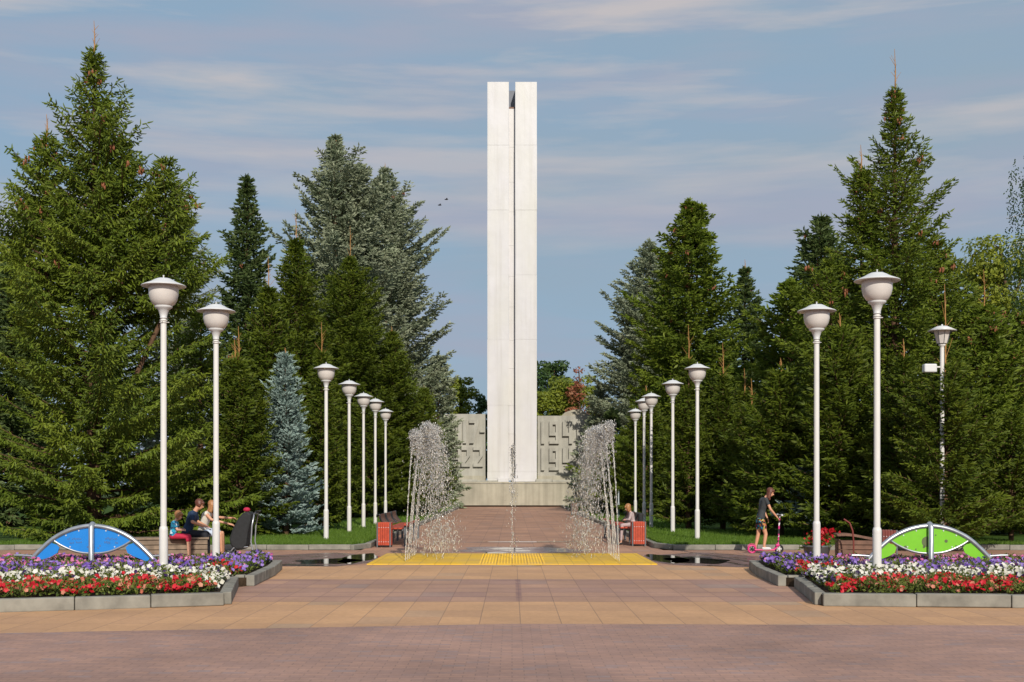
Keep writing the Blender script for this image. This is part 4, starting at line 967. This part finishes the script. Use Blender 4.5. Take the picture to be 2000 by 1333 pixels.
    for kd in NAMES:
        m_ = (kind == kd) & keep; k_ = int(m_.sum())
        if not k_: continue
        H_ = hgt[z[m_]] * (.8 + .35 * np.sin(ax_[m_] * 9 + 2 * y[m_]) * np.sin(y[m_] * 7))
        c = np.stack([s * ax_[m_], y[m_], .14 + H_ * rg.uniform(.55, 1.12, k_)], 1)
        nr = rg.normal(size=(k_, 3)) * .55 + np.array([0, -.55, .75]); nr = norm(nr); u = norm(np.cross(nr, rg.normal(size=(k_, 3)))); w = np.cross(nr, u)
        rr = rg.uniform(.026, .040, k_) * (1.1 if kd == 'white' else 1.0)
        NP = 10; vs = [c - nr * .012]
        for i in range(NP):
            a = 2 * math.pi * i / NP; q = rr * (1.0 if i % 2 == 0 else .78)
            vs.append(c + (u * math.cos(a) + w * math.sin(a)) * q[:, None] + nr * (.006 * rg.uniform(-1, 1.5, k_))[:, None])
        V = np.stack(vs, 1).reshape(-1, 3); f = np.array([(0, 1 + i, 1 + (i + 1) % NP) for i in range(NP)])
        Q = (np.arange(k_)[:, None, None] * (NP + 1) + f[None]).reshape(-1, 3)
        o = quads(kd + '_petunias' if kd != 'coral' else 'salmon_petunias', V, Q, FM[kd], None, np.repeat(rg.uniform(0, 1, k_), NP + 1)); tag(o, NAMES[kd] + ' blooming in the %s flower bed' % sn, 'flowers', kind='stuff')
# red cockscombs in a tub beside the wavy bench
r = thing('flower_tub', (6.35, 25.6, 0), 'tub of tall red flowers at the left end of the wavy bench', 'planter')
MB().lathe([(0, 0), (.22, 0), (.28, .26), (.30, .27), (.30, .30), (.26, .30), (.25, .24), (0, .24)], n=20).build('tub', M['iron'], r)
rg = np.random.default_rng(120); n = 700; p = np.stack([rg.normal(size=n) * .11, rg.normal(size=n) * .11, rg.uniform(.2, .5, n)], 1); p[:, 0] += (p[:, 2] - .2) * .5 - .05
d = norm(rg.normal(size=(n, 3)) + np.array([0, 0, .5])); V, Q, T_ = blades(rg, p, d, rg.uniform(.06, .12, n), np.full(n, .018), rg.uniform(0, 1, n)); quads('leaves', V, Q, M['bedleaf'], r, T_)
n = 260; p = np.stack([rg.normal(size=n) * .10, rg.normal(size=n) * .12 - .04, rg.uniform(.3, .62, n)], 1); p[:, 0] += (p[:, 2] - .2) * .75 - .14
d = norm(rg.normal(size=(n, 3)) + np.array([0, -.3, .5])); V, Q, T_ = blades(rg, p, d, rg.uniform(.05, .10, n), np.full(n, .026), rg.uniform(0, 1, n)); quads('blooms', V, Q, FM['red'], r, T_)

# ================================================================== fountain
def water_jet(x, y, vx, apex, seed, label, spread=1.05, n=2100, land=0.03, fall=True, gk=1.0):
    rg = np.random.default_rng(seed); g = 9.81; v = math.sqrt(2 * g * apex); ta = v / g; mb = MB()
    # coherent rising column, breaking into beads towards the top
    N = 70; pts = []; rad = []
    for i in range(N + 1):
        t = ta * .80 * i / N; k = i / N
        pts.append((x + vx * t + rg.normal() * .006 * k, y + rg.normal() * .006 * k, land + v * t - g * t * t / 2)); rad.append(.0095 * gk * (1 + .3 * k) * rg.uniform(.55, 1.6 + .4 * k))
    mb.tube(pts, rad, 6)
    V0 = [(0, 0, 1), (1, 0, 0), (0, 1, 0), (-1, 0, 0), (0, -1, 0), (0, 0, -1)]; F0 = [(0, 1, 2), (0, 2, 3), (0, 3, 4), (0, 4, 1), (5, 2, 1), (5, 3, 2), (5, 4, 3), (5, 1, 4)]
    tt = []
    for i in range(n):
        q = rg.uniform(0, 1)
        t = ta * (.62 + .5 * rg.uniform(0, 1) ** .9) if q < .42 else ta * (1.0 + .98 * rg.uniform(0, 1) ** 1.3)
        if not fall and t > ta * 1.6: t = ta * rg.uniform(.2, 1.3)
        tt.append(t)
    for t in tt:
        k = max(0, t / ta - .6) / 1.4; sg = (.018 + .13 * k ** 1.2) * spread
        z = land + v * t - g * t * t / 2 + rg.normal() * .05
        if z < .03: continue
        s = .0035 + .0078 * rg.uniform(0, 1) ** 2.4; st = rg.uniform(1.5, 3.2) + 4.5 * k * rg.uniform(0, 1)
        c = (x + vx * t * rg.uniform(.9, 1.06) + rg.normal() * sg, y + rg.normal() * sg, z)
        mb.add([(c[0] + a * s, c[1] + b_ * s, c[2] + e * s * st) for a, b_, e in V0], F0, True)
    o = mb.build('water_jet', M['water']); return tag(o, label, 'fountain jet', 'water jets of the plaza fountain')
ORD = ['nearest', 'second nearest', 'third nearest', 'middle', 'third farthest', 'second farthest', 'farthest']
for s, sn in ((-1, 'left'), (1, 'right')):
    for i in range(7):
        y = 24.55 + i * .44; x = s * (2.13 if s < 0 else 2.14); vx_ = .28 + .32 * ((i * 5) % 7) / 6
        ap = 2.62 + .10 * math.sin(i * 2.1 + s) - (.12 if (s < 0 and i in (2, 3)) else 0)
        water_jet(x, y, -s * vx_, ap, 200 + 10 * i + s, '%s jet of the %s row of arching fountain jets' % (ORD[i], sn))
water_jet(0.0, 25.4, .02, 2.25, 300, 'single upright water jet in the middle of the yellow strip', .45, 600, gk=.75)

# ================================================================== birds
for px, py, ds in ((859, 401, 'lower left of the two small dark birds in the sky'), (872, 390, 'upper right of the two small dark birds in the sky')):
    x, y, z = at(px, py, 60.0); r = thing('bird', (x, y, z), ds, 'bird', .4)
    MB().lathe([(0, -.11), (.025, -.06), (.032, 0), (.02, .06), (.012, .08), (0, .10)], n=8).build('body', M['black'], r).rotation_euler = (R(90), 0, R(70))
    for s in (-1, 1): MB().add([(-.03, 0, 0), (.04, 0, 0), (.02, s * .10, .05), (-.01, s * .19, .03), (-.04, s * .10, .045)], [(0, 1, 2, 3, 4)]).build('wing', M['black'], r)

# ================================================================== people
def fuse(mb, name, mat, parent, vox=.011, smooth=3):
    o = mb.build(name, mat, parent); md = o.modifiers.new('fuse', 'REMESH'); md.mode = 'VOXEL'; md.voxel_size = vox; md.use_smooth_shade = True
    sm = o.modifiers.new('soften', 'SMOOTH'); sm.factor = .5; sm.iterations = smooth; return o
def hand(mb, wrist, dirv, side, k=1.0, curl=.5):
    """palm, four unequal bent fingers and a thumb; dirv points along the hand, side towards the thumb"""
    w = Vector(wrist); d = Vector(dirv).normalized(); sd = Vector(side); sd = (sd - d * sd.dot(d)).normalized(); nrm = d.cross(sd)
    if nrm.z > 0: nrm = -nrm
    pl = .085 * k
    for j in (-1, 0, 1): mb.cap(w + sd * j * .018 * k, .016 * k, w + d * pl + sd * j * .024 * k, .015 * k, 8)
    for j, ln in enumerate((.068, .078, .072, .056)):
        b_ = w + d * pl + sd * (.030 - .020 * j) * k; m_ = b_ + (d * math.cos(curl * .6) + nrm * math.sin(curl * .6)) * ln * .55 * k; e = m_ + (d * math.cos(curl * 1.9) + nrm * math.sin(curl * 1.9)) * ln * .5 * k
        mb.cap(b_, .0095 * k, m_, .0088 * k, 6); mb.cap(m_, .0088 * k, e, .0078 * k, 6)
    t0 = w + d * .025 * k + sd * .03 * k; t1 = t0 + (d * .6 + sd * .75).normalized() * .036 * k; t2 = t1 + (d * .9 + nrm * .4).normalized() * .03 * k
    mb.cap(t0, .013 * k, t1, .0105 * k, 6); mb.cap(t1, .0105 * k, t2, .009 * k, 6)
def person(loc, label, J, k, skin, cloth, hair, rz=0.0, hair_long=.12, face=None, group=None):
    """J: joints in metres in the person's own frame (x is forward); k scales the girths"""
    r = thing('person', loc, label, 'person', rz, group); V3 = Vector
    J = {a: V3(b) for a, b in J.items()}
    b_ = MB(); up = (J['neck'] - J['pelvis']).normalized(); yv = V3((0, 1, 0)); fw = yv.cross(up).normalized()
    def trunk(mb, g=1.0, lo=0.0, hi=1.0):
        for s in (-1, 1):
            sh = (J['shL'] if s > 0 else J['shR']); hp = (J['hipL'] if s > 0 else J['hipR']); ws = J['pelvis'].lerp(J['neck'], .38) + yv * s * .062 * k
            A = hp + up * .03 * k
            if lo <= .05: mb.cap(A, .098 * k * g, ws, .085 * k * g)
            mb.cap(ws, .085 * k * g, sh.lerp(J['chest'], .35), .092 * k * g)
            if hi >= 1: mb.cap(sh.lerp(J['chest'], .35), .092 * k * g, sh, .058 * k * g)
        mb.cap(J['pelvis'].lerp(J['neck'], .3), .088 * k * g, J['chest'], .102 * k * g)
        mb.cap(J['chest'], .102 * k * g, J['neck'] - up * .05 * k, .066 * k * g)
    trunk(b_)
    hd = J['head']; fdir = V3(face or (1, 0, -.1)).normalized(); hu = (hd - J['neck']).normalized(); sdv = hu.cross(fdir).normalized(); fdir = sdv.cross(hu).normalized() if face is None else fdir
    hs = .5 * (1 + k) if k < 1 else k
    b_.cap(J['neck'] - up * .03 * k, .056 * k, hd - hu * .05 * hs, .050 * k)
    Mh = Matrix((fdir, sdv, fdir.cross(sdv) * 1)).transposed()
    hz = Mh @ V3((0, 0, 1))
    b_.ball(hd + hz * .022 * hs - fdir * .008 * hs, (.094 * hs, .076 * hs, .092 * hs), 14, 10, Mh)
    b_.ball(hd - hz * .045 * hs + fdir * .022 * hs, (.066 * hs, .056 * hs, .068 * hs), 12, 8, Mh)
    b_.cap(hd + fdir * .086 * hs + hz * .005 * hs, .011 * hs, hd + fdir * .104 * hs - hz * .022 * hs, .015 * hs, 8)     # nose
    b_.cap(hd + fdir * .082 * hs - hz * .055 * hs + sdv * .016 * hs, .008 * hs, hd + fdir * .082 * hs - hz * .055 * hs - sdv * .016 * hs, .008 * hs, 6)   # lips
    for s in (-1, 1): b_.ball(hd + sdv * s * .076 * hs - hz * .006 * hs, (.022 * hs, .009 * hs, .03 * hs), 8, 6, Mh)      # ears
    def limb(mb, side, g=1.0, a=0.0, e=1.0):
        sh, el, ha = J['sh' + side], J['el' + side], J['ha' + side]
        if e <= .5: mb.cap(sh, .050 * k * g, sh.lerp(el, e * 2), .045 * k * g); return
        mb.cap(sh, .050 * k * g, el, .037 * k * g); mb.cap(el, .037 * k * g, sh.lerp(el, 1) if e < .6 else el.lerp(ha, (e - .5) * 2), .027 * k * g)
    def leg(mb, side, g=1.0, e=1.0, tail=1.0):
        hp, kn, an = J['hip' + side], J['kn' + side], J['an' + side]
        if e <= .5: mb.cap(hp, .088 * k * g, hp.lerp(kn, e * 2), (.088 - .034 * e * 2) * k * g * tail); return
        mb.cap(hp, .088 * k * g, kn, .054 * k * g)
        cf = kn.lerp(an, .3); q = (e - .5) * 2
        if q <= .3: mb.cap(kn, .054 * k * g, kn.lerp(an, q), .054 * k * g * tail)
        else: mb.cap(kn, .054 * k * g, cf, .053 * k * g); mb.cap(cf, .053 * k * g, kn.lerp(an, q), .034 * k * g * tail)
    for sd_ in 'LR':
        limb(b_, sd_); leg(b_, sd_)
        hand(b_, J['ha' + sd_], J['ha' + sd_] - J['el' + sd_], (0, -1 if sd_ == 'L' else 1, .5), k * .98)
        an = J['an' + sd_]; fd = V3(J.get('toe' + sd_, an + V3((.13 * k, 0, -.05 * k)))) - an; b_.cap(an, .034 * k, an + fd * .9, .026 * k)
    fuse(b_, 'body', skin, r, .0105)
    for s in (-1, 1):
        MB().ball(hd + fdir * .083 * hs + hz * .012 * hs + sdv * s * .030 * hs, .0085 * hs, 8, 6).build('eye', M['eye'], r)
    h = MB(); h.ball(hd + hz * .036 * hs - fdir * .020 * hs, (.099 * hs, .087 * hs, .092 * hs), 16, 12, Mh)
    for i in range(9):
        a = -1.9 + 3.8 * i / 8; dr = (-fdir * math.cos(a) + sdv * math.sin(a)); p0 = hd + dr * .070 * hs + hz * .02 * hs
        h.cap(p0, .028 * hs, p0 + (-hz * .7 + V3((0, 0, -.5))).normalized() * hair_long + dr * .005, .018 * hs, 8)
    for i in range(5): h.cap(hd + fdir * .070 * hs + hz * .075 * hs + sdv * (i - 2) * .028 * hs, .018 * hs, hd + fdir * .088 * hs + hz * .042 * hs + sdv * (i - 2) * .030 * hs, .010 * hs, 6)
    fuse(h, 'hair', hair, r, .012, 2)
    for nm, mat, kind_, par in cloth:
        c = MB()
        if kind_ == 'top':
            trunk(c, 1.10)
            if par > 0:
                for sd_ in 'LR': limb(c, sd_, 1.22, 0, par)
        elif kind_ == 'bottom':
            for s in 'LR': leg(c, s, 1.16, par, 1.18)
            c.cap(J['hipL'], .104 * k, J['hipR'], .104 * k); ws = J['pelvis'].lerp(J['neck'], .16); c.cap(J['pelvis'], .112 * k, ws, .10 * k)
        elif kind_ == 'shoes':
            for sd_ in 'LR':
                s_ = MB(); an = J['an' + sd_]; fd = (V3(J.get('toe' + sd_, an + V3((.13 * k, 0, -.05 * k)))) - an)
                s_.cap(an + V3((-.02 * k, 0, -.02 * k)), .042 * k, an + fd, .034 * k); s_.cap(an + V3((-.02 * k, 0, -.04 * k)), .034 * k, an + fd * 1.15 + V3((0, 0, -.012 * k)), .028 * k)
                fuse(s_, 'shoe', mat, r, .010, 2)
            continue
        fuse(c, nm, mat, r, .011, 2)
    return r
# girl standing behind her scooter, looking down
gX, gY = gp(1487, 1081)
G_ = dict(pelvis=(-.03, 0, .80), hipL=(-.02, .085, .79), hipR=(-.03, -.085, .79), chest=(.03, 0, 1.11), neck=(.095, 0, 1.27), head=(.205, 0, 1.385), shL=(.055, .155, 1.225), shR=(.075, -.155, 1.225),
          elR=(.17, -.19, 1.005), haR=(.32, -.15, .835), elL=(.09, .20, .99), haL=(.165, .16, .80), knR=(.085, -.075, .44), anR=(.04, -.08, .135), toeR=(.17, -.085, .115), knL=(-.055, .08, .43), anL=(-.13, .085, .085), toeL=(.0, .09, .045))
person((gX, gY, 0), 'girl in charcoal shirt and bright printed shorts bending over her scooter', G_, .80, M['skin'], [('shirt', M['charcoal'], 'top', .22), ('shorts', M['print_shorts'], 'bottom', .27), ('shoe', M['hat'], 'shoes', 0)], M['hair_brown'], hair_long=.17, face=(.80, -.32, -.42))
sc_ = thing('kick_scooter', (gX, gY, 0), 'pink kick scooter with black and pink handlebar stem', 'scooter')
MB().box((.06, -.03, .082), (.46, .12, .03)).build('deck', M['pink'], sc_, bevel=.01)
fk = MB().tube([(.29, -.03, .09), (.37, -.03, .17), (.385, -.03, .20)], .026, 8); fk.box((.36, -.03, .19), (.08, .09, .05)); fk.build('fork', M['pink'], sc_, bevel=.008)
st = MB().tube([(.372, -.03, .18), (.41, -.03, .86)], .019, 10).build('stem', M['print_pole'], sc_)
MB().tube([(.41, -.24, .875), (.41, .20, .875)], .014, 8).build('handlebar', M['steel'], st)
for s in (-.25, .21): MB().tube([(.41, s - .05, .875), (.41, s + .05, .875)], .021, 8).build('grip', M['hat'], st)
for x_ in (-.22, .395):
    w_ = MB().torus((x_, -.03, .10), (0, 1, 0), .082, .022, 22, 8).build('wheel', M['pink'] if x_ < 0 else M['black'], sc_)
    sp_ = MB().disc((x_, -.03, .10), (0, 1, 0), .025, .05, 10)
    for i in range(5):
        a = i * 1.257; sp_.bar((x_, -.03, .10), (x_ + .075 * math.cos(a), -.03, .10 + .075 * math.sin(a)), .016, .02)
    sp_.build('spokes', M['black'] if x_ < 0 else M['hat'], w_)
fd = MB(); pr = [(-.22 + .122 * math.cos(a), .10 + .122 * math.sin(a)) for a in [R(40 + 14 * i) for i in range(9)]]
for a, b2_ in zip(pr[:-1], pr[1:]): fd.bar((a[0], -.03, a[1]), (b2_[0], -.03, b2_[1]), .055, .008)
fd.build('rear_fender', M['pink'], sc_)

def seated(dx=0, lean=.0, k=1.0, seat=.45, feet=.08, armL=None, armR=None, kneeX=.40, footX=.42):
    z = seat + .085 * k; T_ = .50 * k
    J = dict(pelvis=(0, 0, z), hipL=(.01, .085 * k, z), hipR=(.01, -.085 * k, z), chest=(.02 + lean * .6, 0, z + T_ * .66), neck=(.03 + lean, 0, z + T_), head=(.08 + lean * 1.25, 0, z + T_ + .135 * (.5 + .5 * k)),
             shL=(.02 + lean * .9, .175 * k, z + T_ * .9), shR=(.02 + lean * .9, -.175 * k, z + T_ * .9), knL=(kneeX * k, .10 * k, z - .01), knR=(kneeX * k, -.10 * k, z - .02), anL=(footX * k, .10 * k, feet), anR=(footX * k, -.10 * k, feet))
    aL = armL or ((.10 + lean * .5, .22 * k, z + T_ * .42), (.32 * k, .12 * k, z + .13)); aR = armR or ((.10 + lean * .5, -.22 * k, z + T_ * .42), (.32 * k, -.12 * k, z + .12))
    J['elL'], J['haL'] = aL; J['elR'], J['haR'] = aR; return J
# child on the right bench, facing the alley
person((3.16, 31.95, 0), 'child with reddish bob in a pinkish grey tracksuit reading on the right bench', seated(k=.66, lean=.05, seat=.468, feet=.06, kneeX=.46, footX=.50), .68, M['skin_pale'],
       [('jacket', M['tracksuit'], 'top', .92), ('trousers', M['tracksuit'], 'bottom', .92), ('shoe', M['black'], 'shoes', 0)], M['hair_fair'], rz=math.pi, hair_long=.10, face=(.85, 0, -.5))
bp_ = MB(); bp_.box((0, 0, .15), (.13, .26, .32)); bp_ = bp_.build('backpack', M['fabric_black'], bevel=.045); bp_.location = (3.34, 31.95, .52); tag(bp_, 'dark backpack behind the seated child', 'backpack')
# the family on the left bench, looking right at the stroller
person((-7.02, 25.42, 0), 'small child in turquoise patterned top and crimson shorts seated at the bench', seated(k=.62, lean=.03, seat=.45, feet=.06, kneeX=.52, footX=.54), .68, M['skin_pale'],
       [('shirt', M['print_blue'], 'top', .3), ('shorts', M['crimson'], 'bottom', .58)], M['hair_fair'], rz=R(6), hair_long=.07, face=(.9, -.1, -.4))
person((-6.86, 25.85, 0), 'person in navy t-shirt and dark trousers holding a folded paper on the bench', seated(k=.96, lean=.16, seat=.45, feet=.07, kneeX=.44, footX=.47, armR=((.18, -.24, .78), (.42, -.13, .68)), armL=((.2, .22, .78), (.42, .10, .68))), .92, M['skin'],
       [('shirt', M['navy'], 'top', .34), ('trousers', M['trousers'], 'bottom', .93), ('shoe', M['black'], 'shoes', 0)], M['hair_brown'], rz=R(4), hair_long=.05, face=(.9, 0, -.45))
pp = MB().box((0, 0, 0), (.24, .18, .012)).build('folded_paper', M['paper']); pp.location = (-6.36, 25.82, .645); pp.rotation_euler = (0, R(12), .2); tag(pp, 'folded pale paper held by the person in navy', 'paper')
person((-6.66, 26.35, 0), 'person in white tank top reaching towards the stroller', seated(k=.92, lean=.12, seat=.45, feet=.07, kneeX=.46, footX=.49, armR=((.25, -.20, .82), (.62, -.12, .72)), armL=((.27, .2, .86), (.62, .12, .84))), .84, M['skin'],
       [('tank_top', M['cream'], 'top', 0), ('skirt', M['paper'], 'bottom', .4)], M['hair_fair'], rz=R(2), hair_long=.16, face=(.95, 0, -.3))
# stroller
sX, sY = -5.72, 25.9
st_ = thing('stroller', (sX, sY, 0), 'black baby stroller with raised hood beside the bench', 'stroller')
sh_ = [(-.16, .28), (-.20, .42), (-.13, .62), (-.02, .84), (.10, .98), (.20, 1.0), (.27, .94), (.26, .80), (.20, .55), (.17, .30), (.10, .20), (-.06, .20)]
MB().prism(sh_, 'y', -.22, .22).build('carrycot', M['fabric_black'], st_, bevel=.04)
MB().tube([(.33, -.20, .05), (.26, -.20, .36), (.28, -.20, .70), (.33, -.20, .95), (.33, .20, .95), (.28, .20, .70), (.26, .20, .36), (.33, .20, .05)], .016, 8).build('frame', M['steel'], st_)
MB().tube([(.34, -.22, .95), (.37, -.22, 1.0), (.37, .22, 1.0), (.34, .22, .95)], .02, 8).build('handle', M['black'], st_)
for x_ in (-.22, .32):
    for y_ in (-.22, .22):
        w_ = MB().torus((x_, y_, .10), (0, 1, 0), .075, .024, 18, 8).build('wheel', M['black'], st_); MB().disc((x_, y_, .10), (0, 1, 0), .055, .03, 14).build('rim', M['greypipe'], w_)
MB().tube([(-.22, -.2, .1), (-.1, -.2, .24), (.2, -.2, .26)], .014, 6).tube([(-.22, .2, .1), (-.1, .2, .24), (.2, .2, .26)], .014, 6).tube([(-.1, -.2, .24), (-.1, .2, .24)], .014, 6).build('chassis', M['steel'], st_)
bg_ = MB().ball((0, 0, 0), (.075, .06, .05), 12, 8).build('cap', M['crimson']); bg_.location = (sX + .14, sY - .05, 1.035); tag(bg_, 'crimson cap lying on top of the stroller hood', 'cap')
